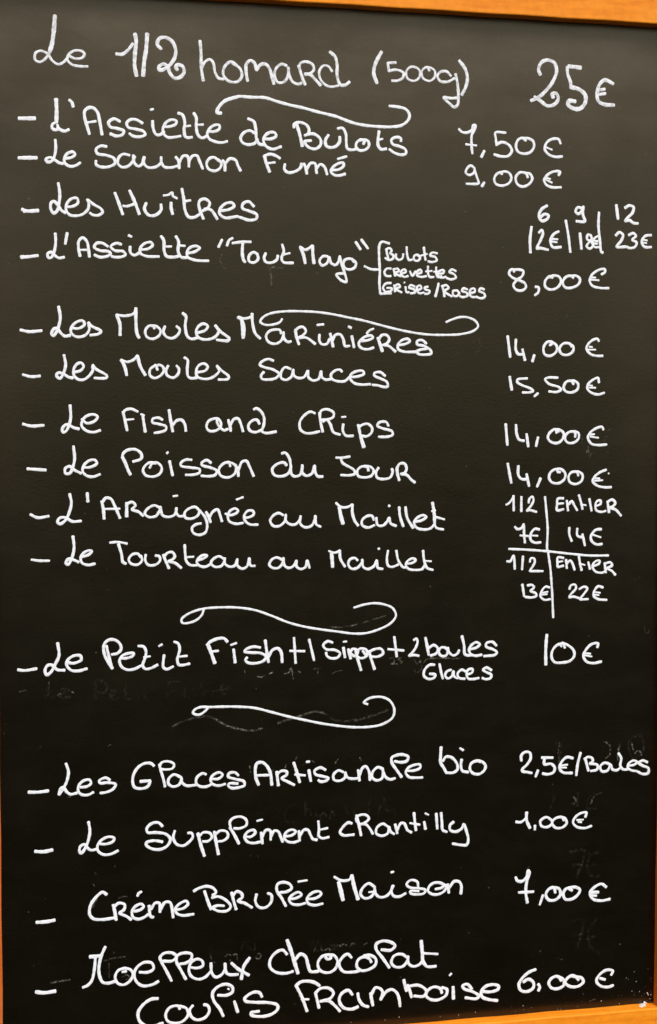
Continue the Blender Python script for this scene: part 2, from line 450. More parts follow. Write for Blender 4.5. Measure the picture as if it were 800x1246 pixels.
2.73 218.9,288.9 218.7,281.5 220.5,275.7 212.4,275.5
2.92 250.6,291.2 252.5,278.7
2.76 259.0,288.8 263.4,291.1 267.4,289.6 266.3,284.5 261.0,279.4 259.7,277.2 263.7,277.8 267.7,275.5 272.0,275.2
2.71 170.0,269.4 168.7,257.9 169.2,246.4
2.54 177.0,264.3 179.6,266.7 180.9,263.9 178.8,258.1 175.4,250.2 178.1,250.7 186.0,249.3
2.55 195.9,266.0 191.1,263.4 188.0,257.6 190.3,251.9 198.2,252.1
1.87 188.7,259.0 195.0,258.9
1.87 189.0,256.8 194.3,256.2
2.74 216.1,264.9 217.7,250.9
2.23 226.4,263.5 223.7,263.9 222.9,260.1 226.5,257.7 228.7,254.2 225.7,251.4 222.6,253.5 224.7,256.9 227.3,260.2 226.4,263.5
2.06 233.2,262.9 229.6,260.3 228.3,257.0 230.5,252.9 234.6,253.0
2.06 228.6,258.5 233.2,258.3
2.06 229.2,256.2 232.7,255.9
2.59 250.5,263.8 254.0,266.8 257.6,264.4 255.9,259.3 251.5,253.8 260.5,254.0
2.42 263.0,264.5 267.5,266.3 270.2,263.9 266.7,260.5 270.8,258.1 269.5,254.2 264.1,252.9 261.4,254.0
2.43 285.2,265.1 279.2,264.1 275.7,259.0 278.5,254.4 285.3,254.3
1.91 276.2,260.7 281.1,260.2
1.91 276.2,258.2 280.6,257.8
S divider_line
2.39 202.3,276.0 204.8,263.8 207.1,247.7
S divider_line
2.57 234.1,284.1 233.7,272.8 235.4,258.0 236.9,248.7 238.4,248.1
P menu_line
2.45 -250.0,252.0 -249.8,244.6 -250.9,237.7 -253.3,232.2 -255.6,231.5 -256.6,234.8 -253.6,236.3 -250.5,233.6 -247.2,231.7 -242.8,232.5
2.45 -240.2,252.7 -241.9,243.4
2.46 -229.7,233.5 -231.0,240.9 -230.5,246.4 -227.3,249.0 -223.9,245.9 -222.6,239.8 -221.9,233.2
1.91 -230.1,238.8 -223.3,239.0
2.47 -206.4,242.3 -210.9,244.9 -215.7,244.8 -217.8,241.3 -213.0,238.7 -206.1,238.1 -204.1,236.1 -207.5,234.0 -213.0,233.2 -217.8,235.0
2.34 -195.1,244.3 -199.2,245.2 -204.0,242.3 -200.6,239.0 -193.7,238.5 -191.6,235.8 -195.1,233.9 -200.6,233.5 -203.4,234.1
2.49 -187.8,242.7 -187.5,237.7 -184.4,235.5 -180.0,237.6
2.33 -189.0,252.0 -186.5,250.9
2.34 -178.9,240.3 -172.6,241.2 -168.7,244.4 -170.3,246.7 -175.7,245.5 -179.4,241.0 -178.9,237.2 -174.2,235.0 -163.3,234.9
2.66 -161.6,252.1 -159.3,248.6 -159.0,240.0 -157.0,235.4 -151.5,234.7 -146.4,235.6
2.04 -158.5,243.4 -152.7,243.6
2.67 -149.0,252.4 -146.7,248.1 -147.0,239.5 -144.3,234.9 -139.6,234.6
2.04 -147.0,244.7 -141.2,244.4
2.36 -139.6,238.1 -132.5,239.9 -128.5,243.1 -131.7,244.6 -137.2,242.9 -139.6,238.6 -138.8,235.0 -133.3,232.8 -127.7,232.2 -121.0,232.3
2.25 -109.3,250.6 -112.5,244.0
2.25 -100.0,252.2 -103.2,250.2 -105.1,245.5
2.40 -100.4,247.8 -91.8,249.1 -84.3,249.3
2.69 -91.4,248.3 -91.8,239.6 -90.8,234.0 -89.4,231.8
2.41 -78.5,239.2 -82.5,240.5 -86.1,236.9 -85.7,232.7 -81.8,231.7 -78.0,235.0 -78.8,239.2
2.42 -71.3,240.1 -72.8,235.9 -71.1,232.4 -66.0,232.1 -61.7,234.7 -60.7,238.3
2.43 -56.9,247.8 -55.5,241.9 -57.4,236.2 -55.9,232.7 -47.2,232.2
2.00 -55.9,239.1 -50.1,240.6
2.86 -41.0,245.8 -39.3,242.3 -37.8,238.1 -36.6,232.1
2.44 -41.4,246.2 -36.4,243.8 -30.2,247.5
2.87 -30.2,247.5 -29.8,239.7 -28.8,232.2
2.30 -16.6,238.6 -21.0,238.5 -23.9,234.2 -21.7,230.7 -17.4,232.6 -15.2,237.9 -13.7,233.0 -10.0,231.0
2.31 -15.2,237.9 -13.5,233.0 -9.7,231.4 -6.8,234.6 -5.9,238.9 -4.1,231.8 -1.5,224.8 0.0,217.0 -4.8,218.3 -8.8,223.2 -2.4,224.2
2.32 6.9,234.2 3.9,237.0 -1.2,235.9 -2.7,232.6 -1.2,229.0 3.2,227.7 7.9,230.0 8.4,234.2 4.7,236.9
2.46 8.3,251.7 12.7,245.3
2.47 13.4,253.9 19.4,246.2
S dash
2.71 -278.5,231.9 -274.2,232.0 -264.5,233.3
2.30 -278.2,231.1 -270.2,232.1
S divider_line
2.18 16.2,230.9 22.4,228.4 29.9,228.3
2.33 38.7,251.1 32.0,252.4 29.8,249.7 29.5,238.3 30.2,226.9 29.9,215.5 30.7,207.6
2.19 30.7,207.2 40.7,207.9
S small_writing
2.19 35.7,246.3 36.9,241.3 37.6,238.2
2.19 35.7,245.6 38.7,247.1 40.9,245.0 39.5,242.8 42.5,240.8 41.7,237.9 38.0,236.8 35.0,238.4
2.05 44.7,242.2 45.0,238.7 47.7,237.0 50.7,238.8 51.4,242.4
2.05 54.4,248.6 54.9,241.8 56.7,237.2 59.7,237.6
2.06 66.4,240.3 64.2,242.0 61.2,240.5 61.5,237.4 64.5,236.6 66.7,239.2 64.5,241.7
2.20 70.1,248.6 70.9,242.2 71.7,237.5
1.76 67.2,241.2 73.2,242.9
2.06 82.5,243.6 77.7,244.1 75.9,241.6 80.7,240.3 82.0,237.4 77.7,235.9 74.0,236.5
2.04 40.3,229.3 36.6,229.2 34.3,226.3 35.9,223.0 40.3,222.8
2.05 42.5,229.3 44.1,222.9
2.05 42.5,228.6 46.3,229.4 47.5,227.3 44.0,225.5 49.3,222.7
2.05 50.0,225.2 53.8,226.7 53.0,228.8 50.5,228.1 49.3,224.7 52.3,222.4 56.0,223.2
2.06 57.5,227.5 59.8,223.5 62.8,227.6
2.06 64.3,225.1 68.0,226.6 67.3,228.9 64.6,227.7 64.3,223.6 68.8,222.7 72.6,223.5
2.06 74.0,232.2 74.0,226.4 75.6,222.9 79.4,222.9
2.07 81.6,231.6 81.6,226.6 83.1,223.0 86.6,223.8
1.62 71.8,227.5 77.8,228.2
1.62 79.3,227.4 84.8,228.1
2.07 83.1,225.5 88.4,226.7 88.4,228.9 84.6,228.1 83.1,224.5 86.2,222.4 90.7,223.2
2.07 99.9,228.4 96.0,229.8 93.7,227.6 98.3,225.5 99.8,222.7 95.3,221.1 91.2,222.2
2.05 40.4,216.8 35.9,216.3 33.2,212.7 35.2,209.1 40.4,209.9 41.1,212.1 36.7,212.4
2.05 43.4,215.0 44.1,209.3
2.05 43.4,214.0 47.1,215.8 48.6,213.7 44.9,211.7 50.1,208.7
2.05 53.5,213.8 54.6,209.1 56.9,209.1
2.20 52.5,217.6 52.8,217.4
2.06 62.1,214.0 58.3,215.3 56.8,213.1 61.4,211.5 62.1,208.9 58.1,208.1
2.06 64.4,211.1 68.1,212.6 67.0,215.1 64.3,214.0 64.1,210.4 66.6,208.3 70.4,209.1
2.06 74.1,214.2 71.1,213.4 71.9,211.7 75.7,210.6 74.9,208.4 71.2,207.9
2.36 83.9,217.3 82.8,212.2 81.0,205.7
2.22 87.0,215.5 88.5,210.9 89.3,205.8
2.22 87.0,214.5 90.8,216.0 93.1,213.6 89.3,210.6 96.2,206.0
2.08 100.4,211.4 97.3,210.8 97.7,207.0 100.7,206.5 103.0,209.0 100.7,211.7
2.08 110.6,212.5 106.7,213.4 105.5,211.2 109.8,209.6 110.6,207.0 106.1,205.7 103.5,206.5
2.08 112.9,209.2 117.5,210.7 116.7,213.6 113.6,212.5 112.6,208.4 115.2,205.9 119.8,206.4
2.09 126.3,212.8 122.8,213.7 121.3,211.5 125.9,209.4 127.0,206.5 123.6,205.0 119.0,206.0
S price
2.40 154.2,228.9 153.4,230.4 157.2,231.2 162.7,229.8 161.6,225.4 156.6,221.7 153.5,217.2 155.9,213.4 161.3,212.6 165.2,215.3 164.4,218.9 158.9,221.7 152.7,223.8 149.3,227.4 150.8,230.7 155.7,231.1
2.42 174.2,216.2 177.3,215.5 176.9,211.1 173.8,208.6
2.42 190.8,225.3 187.6,225.7 183.5,221.5 183.5,216.8 187.0,214.3 192.0,214.4 196.7,217.4 198.6,222.1 196.2,225.9 190.8,226.4 187.6,224.8
2.43 210.4,225.0 206.9,226.7 202.5,224.9 200.2,220.4 202.6,216.3 208.1,215.9 215.2,219.2 216.7,223.7 213.5,226.6 207.2,226.7
1.51 189.2,225.7 190.3,223.9
1.52 208.8,226.2 210.4,224.3
2.29 237.2,228.5 240.6,230.8 240.3,233.3 235.5,232.9 228.5,228.4 225.9,223.1 228.6,218.3 235.8,216.4 244.5,216.3
1.83 227.4,223.6 234.9,223.2
1.83 227.4,225.7 231.7,225.5
P menu_line
2.60 -247.8,191.3 -246.5,182.4 -247.3,176.9 -249.7,170.0 -252.5,166.8 -253.8,168.6 -251.7,172.7 -249.0,172.8 -246.3,169.4 -242.9,166.7 -238.4,167.4
2.33 -237.4,173.6 -231.3,173.3 -226.4,176.6 -227.8,179.7 -232.6,178.8 -236.7,175.0 -237.8,170.2 -234.7,166.8 -229.9,166.2 -225.1,168.3 -222.5,172.5 -223.0,177.6
2.48 -223.3,178.4 -220.3,175.3 -212.7,171.2 -214.8,168.9 -221.7,167.7
2.77 -199.5,185.2 -196.8,177.7 -196.6,168.0
2.36 -199.5,185.2 -192.6,184.4 -185.0,186.5 -183.1,191.1
2.78 -183.1,191.1 -183.2,180.7 -182.3,169.6 -180.5,166.0
2.23 -167.6,173.9 -168.7,176.4 -172.5,176.0 -175.3,171.8 -173.9,166.9 -169.0,165.3 -163.4,168.4 -162.4,172.9 -166.2,176.1 -170.4,176.4
2.38 -158.5,176.2 -159.9,171.3 -157.1,167.1 -152.2,166.1 -147.3,169.4 -145.9,173.6 -148.7,176.3
2.53 -143.4,187.5 -140.6,184.8 -141.2,177.1 -139.5,168.1 -136.0,165.7 -130.4,166.8
2.40 -130.3,171.0 -124.0,173.2 -121.8,176.7 -125.4,178.8 -129.6,176.6 -131.8,172.4 -130.4,167.5 -125.4,165.4 -118.3,166.2 -114.0,169.1 -112.3,173.3 -115.1,177.2
2.55 -115.4,177.5 -111.2,172.6 -103.3,166.4 -104.1,164.7 -109.8,164.7 -114.0,165.2
2.56 -95.7,184.8 -93.3,183.4 -91.9,176.4 -91.2,166.9
2.13 -92.3,183.5 -90.0,176.5 -90.6,167.3
2.27 -95.2,185.1 -89.7,183.8 -83.7,185.7 -83.3,188.1
2.56 -83.3,188.1 -82.8,179.4 -80.4,171.0 -76.1,166.8
2.29 -58.0,171.3 -58.7,174.1 -62.4,174.7 -68.1,173.2 -71.0,169.0 -68.9,164.0 -63.1,162.4 -58.0,164.9 -55.8,169.9 -55.8,172.7
2.44 -55.8,172.4 -55.1,167.0 -52.2,164.3 -49.0,164.6
2.59 -45.2,175.0 -44.2,168.6 -42.0,162.1
2.30 -45.2,173.6 -42.8,176.4 -38.4,177.2 -35.9,173.7 -38.4,170.1 -42.0,167.9 -35.5,168.0 -27.4,162.6
2.31 -23.8,171.0 -23.8,165.3 -21.6,162.5 -17.1,163.0 -14.7,167.3
2.17 -26.0,179.1 -20.1,179.8
2.61 -14.2,171.9 -12.7,165.5 -11.6,160.5
2.47 -12.5,165.0 -9.8,170.5 -5.4,171.3 -2.4,167.0 -0.9,161.3 3.2,161.4
2.62 5.2,170.0 7.2,160.1
2.33 2.2,178.2 4.6,177.1
2.34 13.1,165.8 19.8,166.6 24.2,168.8 22.7,170.6 17.5,169.7 12.4,165.8 11.6,162.2 14.6,159.3 19.8,158.7 25.0,160.2
2.04 18.6,172.3 21.2,175.2 24.9,176.7
2.93 28.7,168.8 31.0,162.4 32.9,157.0
2.49 29.4,167.4 32.4,171.1 36.9,171.1 39.1,167.5 36.9,163.9 33.2,162.4
2.49 33.9,162.7 38.4,161.8 44.9,156.8
2.36 47.4,162.6 54.2,163.8 57.9,166.3 55.6,168.2 50.4,166.7 47.0,162.9 47.4,159.0 52.7,156.9 58.7,156.7 64.0,157.0
2.37 73.0,164.1 69.2,167.2 64.7,166.4 64.7,163.5 70.7,162.2 76.8,158.6 77.6,155.7 72.3,154.5 66.3,154.9 64.0,157.0 67.7,158.8 73.8,159.7
S dash
2.58 -279.5,171.3 -272.1,170.0 -261.9,171.0
S price
2.56 148.6,171.9 151.2,153.1
2.57 156.4,169.0 156.5,159.5 158.9,155.9 163.5,155.9
2.57 162.7,160.3 165.2,150.4
2.58 174.0,155.3 172.2,149.4
2.43 190.0,164.3 190.7,167.3 186.0,166.9 182.7,162.0 183.8,156.1 189.3,154.7 194.8,158.5 195.2,163.6 191.5,166.5 187.9,167.2
2.28 188.4,164.0 190.4,165.5
2.44 209.7,163.1 207.7,165.7 201.8,165.9 197.9,161.5 199.5,157.0 205.0,155.6 210.5,158.6 211.2,163.1 208.1,165.4
2.30 235.7,168.3 234.1,170.5 229.4,169.2 224.7,164.7 223.9,161.0 228.0,156.6 233.5,155.2 239.6,155.2
1.69 226.3,163.3 229.5,163.0
1.69 225.5,160.6 232.7,160.7
P flourish
2.04 -56.9,184.0 -58.8,181.2 -65.3,178.9 -72.5,178.8 -76.1,181.2 -73.9,184.9 -67.4,188.4 -55.1,190.4 -40.6,190.8 -24.6,190.2 -9.9,188.3 1.9,186.1 13.8,184.0 28.6,180.5 43.6,177.0 58.6,174.1 73.7,172.3 88.8,172.1 104.1,172.9 116.3,176.0 120.8,180.2 118.5,184.6 111.6,187.8 103.9,188.0 96.3,185.7 91.0,183.4
P menu_line
2.47 -243.7,150.9 -242.4,142.6 -243.9,136.4 -247.3,131.1 -250.0,133.6 -248.6,135.9 -244.5,135.0 -239.8,132.3 -236.4,131.6
2.34 -235.6,136.5 -230.1,137.9 -227.4,141.4 -229.4,144.4 -232.9,143.4 -235.6,139.2 -235.7,134.4 -232.3,130.6 -227.5,130.3 -223.3,133.1 -219.8,138.0 -220.0,141.7
2.35 -219.8,142.8 -217.1,139.4 -208.1,133.9 -208.2,132.1 -213.7,131.5 -218.5,131.8
2.78 -195.9,147.2 -192.9,141.7 -191.2,134.3
2.22 -195.9,147.2 -190.7,145.6 -185.2,147.6 -182.0,151.2
2.79 -182.0,150.8 -179.6,141.8 -175.5,134.5
2.24 -165.0,138.9 -165.7,141.2 -164.2,143.3 -160.7,142.0 -159.6,138.5 -162.9,133.9 -167.8,132.1 -171.3,134.2 -171.3,139.4 -166.3,143.3
2.39 -155.8,142.7 -157.9,138.5 -156.6,134.3 -151.6,132.5 -147.4,135.8 -146.7,140.0 -148.8,142.8
2.39 -142.1,149.8 -139.3,147.8 -139.6,139.4 -138.9,133.8 -136.1,132.1 -131.1,132.7
2.26 -130.4,137.3 -124.0,138.8 -121.9,142.3 -125.4,144.8 -129.7,143.0 -131.8,138.7 -131.1,133.8 -126.2,131.7 -119.8,132.2 -114.8,135.1 -111.9,138.9 -113.8,142.4
2.27 -114.1,143.1 -109.8,138.9 -103.8,134.0 -104.1,131.9 -112.7,131.1
2.29 -64.5,147.8 -68.9,149.2 -74.6,147.0 -76.5,144.1 -72.5,142.1 -64.5,140.0 -59.7,136.5 -62.3,132.9 -68.8,131.5 -74.6,132.1 -75.4,135.0 -72.9,138.1
2.30 -49.3,140.8 -54.4,142.2 -58.0,137.2 -57.7,133.0 -53.6,131.3 -48.5,134.4 -47.1,140.2 -46.3,135.2 -42.7,133.1 -37.6,133.8 -34.4,139.1
2.32 -33.9,139.6 -33.5,133.8 -29.5,131.0 -24.4,132.5 -22.2,138.9 -21.5,133.9 -17.8,131.8 -13.4,132.4
2.33 -3.5,138.8 -5.3,140.5 -9.7,139.8 -13.4,136.1 -12.6,132.6 -7.5,130.5 -0.8,130.8 3.6,134.6
2.34 3.6,134.1 11.0,134.9 16.2,137.1 15.4,139.5 10.2,139.5 5.1,137.0 3.6,133.4 7.3,129.1 14.0,127.7 22.2,128.1
2.35 35.6,135.4 31.1,138.7 25.9,137.9 25.6,135.7 31.9,132.9 37.1,130.1 37.9,126.4 34.9,125.7 28.9,127.1 24.1,127.5
S dash
2.45 -277.8,134.1 -271.1,132.5 -263.6,133.1
S price
2.72 150.9,135.7 153.0,123.8
2.27 167.7,134.3 158.4,133.1 158.1,130.9 163.1,128.0 170.9,125.1 173.3,122.9 169.4,121.7 163.2,121.6
2.28 178.0,121.1 174.4,118.1
2.29 196.7,135.1 187.2,135.1 184.6,133.6 188.1,129.6 197.6,126.7 199.9,124.5 196.0,122.3 188.2,122.7
2.45 212.0,129.3 209.3,132.3 204.6,131.2 202.3,126.0 204.7,122.7 210.2,121.9 215.7,124.9 216.1,129.8 212.5,132.3 208.5,132.3
2.31 236.3,131.0 235.4,135.1 230.7,133.6 225.7,129.1 225.2,125.4 229.3,121.7 235.7,120.2 241.7,121.8
1.69 226.3,128.5 230.0,128.1
1.69 226.8,126.4 233.2,126.2
P menu_line
2.48 -238.9,108.8 -238.4,99.8 -239.0,95.0 -242.2,87.3 -244.9,86.0 -245.6,88.7 -242.8,92.2 -240.1,92.2 -236.0,89.8 -231.6,88.7
2.35 -229.3,97.1 -225.0,93.6 -218.1,95.7 -216.0,99.2 -219.4,101.0 -224.9,99.8 -228.4,96.4 -229.4,91.5 -225.7,87.4 -219.5,86.0 -213.7,87.6
2.51 -194.5,103.4 -193.1,97.1 -191.1,87.4
2.37 -194.7,102.0 -192.4,104.8 -187.5,105.8 -181.9,103.4
1.81 -192.4,96.4 -185.4,97.1
2.52 -177.7,99.3 -175.7,86.2
2.10 -179.4,101.3 -176.6,100.2
2.25 -160.9,96.5 -164.4,98.3 -169.3,97.2 -169.6,94.4 -164.4,93.0 -158.1,90.9 -158.1,88.1 -162.4,86.2 -168.0,85.3
2.67 -155.3,104.9 -153.9,95.8 -152.2,86.5
2.54 -152.5,91.6 -148.9,95.8 -144.7,96.5 -141.9,93.0 -140.9,86.9
2.27 -114.1,95.6 -113.0,97.5 -117.0,97.5 -121.6,95.1 -123.0,90.2 -120.6,87.1 -114.9,87.4 -110.6,90.9 -111.0,95.1 -113.4,97.5 -113.9,94.4 -111.3,90.2 -107.7,87.6 -104.4,88.8
2.57 -104.1,96.6 -102.7,91.6 -102.0,86.9
2.43 -102.7,90.9 -99.1,97.3 -95.5,97.6 -93.4,93.7 -91.2,86.5
2.44 -76.8,93.1 -79.0,96.6 -83.3,95.9 -86.6,91.6 -85.2,87.4 -80.4,85.9 -75.6,87.6
2.44 -81.8,105.6 -79.7,106.6 -75.3,103.7 -72.7,98.0 -73.2,91.6 -74.6,86.7 -71.0,85.2 -62.0,86.5
2.32 -27.6,102.4 -31.7,103.8 -37.5,100.3 -41.2,94.5 -40.4,88.1 -36.0,85.2 -30.2,85.2 -23.5,86.7
2.47 -23.6,103.1 -22.8,96.0 -20.6,86.2
2.33 -23.3,100.3 -22.1,104.6 -17.0,106.0 -11.1,103.2 -11.1,99.6 -14.7,97.4 -21.4,96.7
2.48 -20.6,95.3 -17.0,96.7 -14.0,93.1 -11.0,85.9 -5.1,83.8
2.34 -2.2,93.1 -2.6,87.4 0.1,83.0 6.8,82.8
1.90 -3.7,99.2 0.0,99.5
2.49 11.2,92.4 12.7,85.9 14.2,78.7
3.38 13.8,81.6 15.0,77.3 16.5,72.9
2.35 11.9,90.3 14.9,92.4 20.1,93.2 23.9,89.5 23.1,85.2 18.7,82.3 14.2,83.0
2.36 38.8,91.4 36.6,94.9 30.6,94.6 28.6,91.7 32.8,89.5 41.9,86.7 42.6,83.7 37.4,81.9 29.9,81.9
S dash
2.60 -278.2,92.9 -271.5,91.2 -260.9,91.8
S price
2.57 147.6,93.3 149.4,74.4
2.58 157.3,92.6 158.1,84.4 160.5,79.3 165.2,78.2
2.59 167.5,84.4 169.2,72.9
2.44 178.5,81.5 176.6,73.3
2.45 196.2,85.2 194.9,88.6 189.4,85.2 187.9,80.7 191.1,77.0 197.4,76.2 202.1,80.0 202.8,85.2 198.9,88.1 194.9,88.6
2.14 195.7,87.4 198.4,86.2
2.30 214.0,81.4 213.9,85.2 209.9,86.6 205.2,83.7 204.5,79.2 207.7,76.2 214.0,77.0 217.5,80.7 217.1,85.2 213.1,86.6 209.9,86.5
2.32 241.3,88.1 240.1,90.7 234.5,89.6 228.2,85.2 226.4,80.7 230.0,75.4 236.4,74.2 244.7,74.7
1.85 229.0,83.7 232.7,84.1
1.85 228.6,81.9 236.6,80.8
P menu_line
2.49 -236.4,74.2 -235.5,63.7 -236.9,56.8 -239.7,51.3 -243.2,51.3 -243.4,55.4 -239.7,57.1 -235.6,54.0 -230.1,51.2
2.36 -228.7,56.1 -222.5,56.4 -216.9,59.5 -218.3,62.3 -223.1,62.0 -228.0,57.5 -228.7,52.6 -225.3,49.1 -219.8,48.3 -214.2,50.3
2.80 -195.4,65.0 -192.6,59.4 -190.5,53.8 -188.5,49.8
2.52 -194.7,62.9 -194.9,67.1 -191.2,70.6 -184.2,71.3 -179.3,67.7 -179.3,63.5 -186.3,60.8
2.25 -172.1,55.4 -170.2,59.0 -166.7,59.5 -172.6,59.9 -177.7,54.4 -175.9,49.5 -168.9,48.0 -163.2,50.8 -161.8,55.7 -165.3,59.8 -169.8,59.8
2.54 -155.1,61.3 -152.4,48.9
2.96 -157.1,68.4 -156.7,68.1
2.27 -135.9,62.2 -141.3,62.3 -145.5,59.2 -144.8,57.0 -137.0,55.6 -129.2,54.1 -129.2,51.3 -134.2,49.5 -141.3,49.3
2.42 -119.2,59.5 -122.8,61.9 -127.1,59.8 -127.1,57.7 -119.9,55.5 -114.2,52.6 -115.7,49.1 -121.4,48.0 -127.8,48.5
2.29 -102.5,56.4 -103.5,60.1 -109.2,58.3 -112.5,53.3 -110.6,48.4 -104.2,46.9 -98.4,50.4 -97.4,56.1 -101.0,59.3 -106.3,59.7
2.43 -97.7,57.8 -95.8,52.5 -95.3,47.8
2.44 -95.6,52.5 -92.0,60.4 -88.3,61.0 -85.5,56.0 -81.9,47.8
2.46 -52.8,57.0 -55.0,59.5 -60.8,58.5 -65.5,53.8 -63.7,48.8 -57.2,47.6 -51.3,50.1 -48.9,55.9
2.46 -57.2,67.4 -54.3,68.1 -50.6,63.8 -49.1,56.6 -48.8,50.1 -45.9,47.5 -41.1,48.6 -38.9,54.4 -38.9,57.3
2.47 -38.9,57.3 -38.9,50.8 -35.2,47.9 -30.1,50.0 -27.9,56.5 -27.1,50.7 -24.9,47.4 -20.5,47.1
2.19 -8.7,63.6 -2.8,63.6 3.9,64.6
2.34 -4.3,63.2 -2.8,59.2 7.6,52.7 8.4,49.5 3.2,48.1 -4.2,48.4
2.35 20.8,51.9 19.6,55.2 14.3,55.6 10.6,51.9 11.4,47.6 16.6,46.1 23.3,47.5 25.6,51.9 22.5,55.5 17.3,56.1
2.36 30.0,54.7 27.8,51.1 28.6,46.0 34.6,44.5 40.6,46.0 42.8,51.0 42.1,53.7
2.67 46.6,54.7 47.4,48.8 48.9,43.3
2.52 46.6,53.2 48.8,57.6 53.3,58.3 55.6,53.9 54.1,50.3 50.4,48.8
2.53 50.8,48.8 55.7,48.1 60.2,43.6 63.3,41.3
S dash
2.61 -274.9,55.3 -259.5,54.1
S price
2.58 149.9,57.8 153.5,40.3
2.59 160.0,55.6 160.1,47.4 163.3,43.7 168.5,43.6
2.59 167.9,48.1 170.4,37.2
2.60 181.3,44.3 178.0,36.6
2.46 198.3,49.4 196.2,52.4 190.7,49.5 189.5,44.3 192.4,40.5 198.7,39.7 204.2,43.4 204.9,48.6 200.9,52.4 196.6,52.6
2.15 197.8,49.9 200.2,49.6
2.31 217.6,46.3 216.0,49.8 210.5,49.3 208.1,44.9 209.8,40.4 215.4,38.8 220.9,41.8 221.6,47.0 217.6,50.1 213.6,49.8
2.33 244.7,51.7 238.3,49.2 232.8,44.7 231.7,41.0 236.1,37.2 243.3,35.6 249.8,35.7
1.86 233.9,44.0 238.4,43.8
1.86 233.6,41.7 241.3,42.1
1.86 246.8,48.4 247.2,48.1
P menu_line
2.49 -239.9,33.9 -238.5,26.2 -240.0,19.2 -243.5,11.6 -248.3,8.4 -250.1,10.3 -248.3,13.5 -243.4,13.7 -238.0,10.5 -230.4,10.7
2.78 -225.1,34.4 -224.6,27.0
2.65 -213.0,27.3 -211.6,20.3 -211.0,12.2
2.51 -212.3,26.6 -209.5,30.1 -205.3,29.3 -201.9,23.0 -197.5,12.7
1.96 -211.6,20.7 -197.7,20.8
2.94 -191.8,25.7 -191.9,14.0
2.39 -191.4,25.0 -187.2,26.4 -184.4,23.5 -187.2,20.0 -181.6,17.9 -177.9,14.3
2.26 -163.3,21.2 -168.3,23.3 -173.9,20.6 -176.4,16.4 -173.2,13.5 -166.9,14.2 -164.0,18.4 -163.0,21.9 -161.2,14.8 -155.6,13.3 -150.6,15.4 -149.2,21.0
2.27 -149.2,21.0 -149.2,16.8 -147.1,13.9 -143.5,13.9
1.84 -152.0,31.0 -148.2,31.5
2.27 -130.0,19.1 -132.9,21.6 -138.5,20.2 -142.1,16.7 -141.4,12.4 -135.7,11.7 -130.7,14.4 -128.9,18.7
2.28 -129.3,18.7 -124.3,12.2 -122.6,5.1 -124.3,-0.6 -130.1,-2.6 -135.0,-0.4 -135.7,3.8 -132.2,6.6 -127.9,7.3
2.57 -123.6,17.2 -121.4,12.9 -119.7,8.2
2.43 -120.7,12.2 -117.9,17.1 -113.6,19.2 -111.4,14.2 -109.7,8.8
2.29 -106.8,15.6 -103.5,14.1 -97.8,15.5 -95.6,17.9 -97.7,19.8 -102.1,18.4 -104.5,14.1 -103.5,9.1 -97.8,6.6 -91.3,7.2
2.30 -89.8,11.8 -86.2,12.1 -81.9,14.6 -82.6,17.5 -86.9,17.8 -90.1,14.0 -89.8,9.7 -85.5,6.0 -78.2,5.6
2.01 -97.0,27.6 -91.2,29.7
2.32 -55.7,13.6 -60.0,15.5 -65.1,12.9 -67.3,8.7 -64.4,4.3 -59.3,4.2 -54.2,8.5 -53.5,14.0 -53.2,8.5 -49.8,5.6 -44.7,5.5 -41.0,9.8 -40.3,12.7
2.33 -40.3,12.7 -40.6,6.2 -36.6,2.8 -30.7,3.9 -27.8,8.9 -27.0,12.5 -26.3,5.3 -22.3,3.0
2.35 -8.6,23.9 -4.1,20.2 1.8,20.1 6.3,22.3
3.38 -5.5,19.8 -4.1,12.2 -2.1,5.4
2.65 6.3,22.3 6.3,15.0 8.6,7.7 11.6,3.6
2.36 25.8,8.2 24.3,11.9 19.8,11.9 15.3,8.4 15.3,4.0 20.6,1.7 26.5,3.8
2.37 28.0,10.4 29.5,3.8 34.1,3.3 37.8,6.6 40.0,10.2 41.3,5.1 46.4,2.8
2.67 39.4,21.0 40.3,20.5
2.53 49.0,19.6 49.8,11.6 52.9,2.3
2.53 54.8,19.6 56.4,10.0 62.0,0.7
2.39 64.3,6.3 70.3,7.7 74.1,10.6 71.1,12.1 65.8,9.9 62.8,5.6 65.1,1.1 71.9,-0.7 78.0,0.2 81.8,3.8
2.85 79.7,23.3 81.3,14.1 81.8,5.3
2.25 79.1,15.6 82.5,16.3
2.10 81.8,5.3 83.3,0.9 90.2,-1.0
2.10 82.5,10.5 90.9,8.1
S dash
2.48 -272.8,16.8 -266.7,14.0 -257.4,15.2
S price
1.83 148.7,20.5 151.8,22.3 155.4,27.4
2.28 155.7,28.8 156.1,15.1
2.29 163.2,27.8 163.3,14.3
2.14 170.1,22.1 171.0,25.8 173.7,27.7 174.8,24.3 172.2,19.1 168.6,14.9 171.5,15.4 177.8,13.8
2.31 203.6,25.9 198.1,25.5 197.4,20.3 197.5,15.1 203.8,16.0
2.00 197.9,20.9 203.7,21.4
2.31 206.8,23.9 208.1,14.5
2.32 208.5,20.2 211.6,23.2 214.1,19.4 217.0,14.7
2.32 218.4,28.8 220.7,21.6 222.1,15.8
2.32 228.6,25.2 230.9,14.2
1.70 220.1,20.4 225.5,19.3
2.17 234.8,18.4 239.6,20.6 239.5,23.6 236.0,22.9 234.5,19.2 235.7,14.6 241.3,13.1 244.8,14.1
2.49 246.3,22.8 248.0,12.5
2.49 246.3,22.1 250.7,24.3 254.0,21.2 251.6,18.2 248.4,16.8 254.1,15.2 259.8,9.4
2.29 157.2,0.6 159.9,-1.6 163.8,-0.5 165.6,2.8 166.2,-6.2 167.1,-14.1
1.99 162.3,-7.3 170.2,-8.0
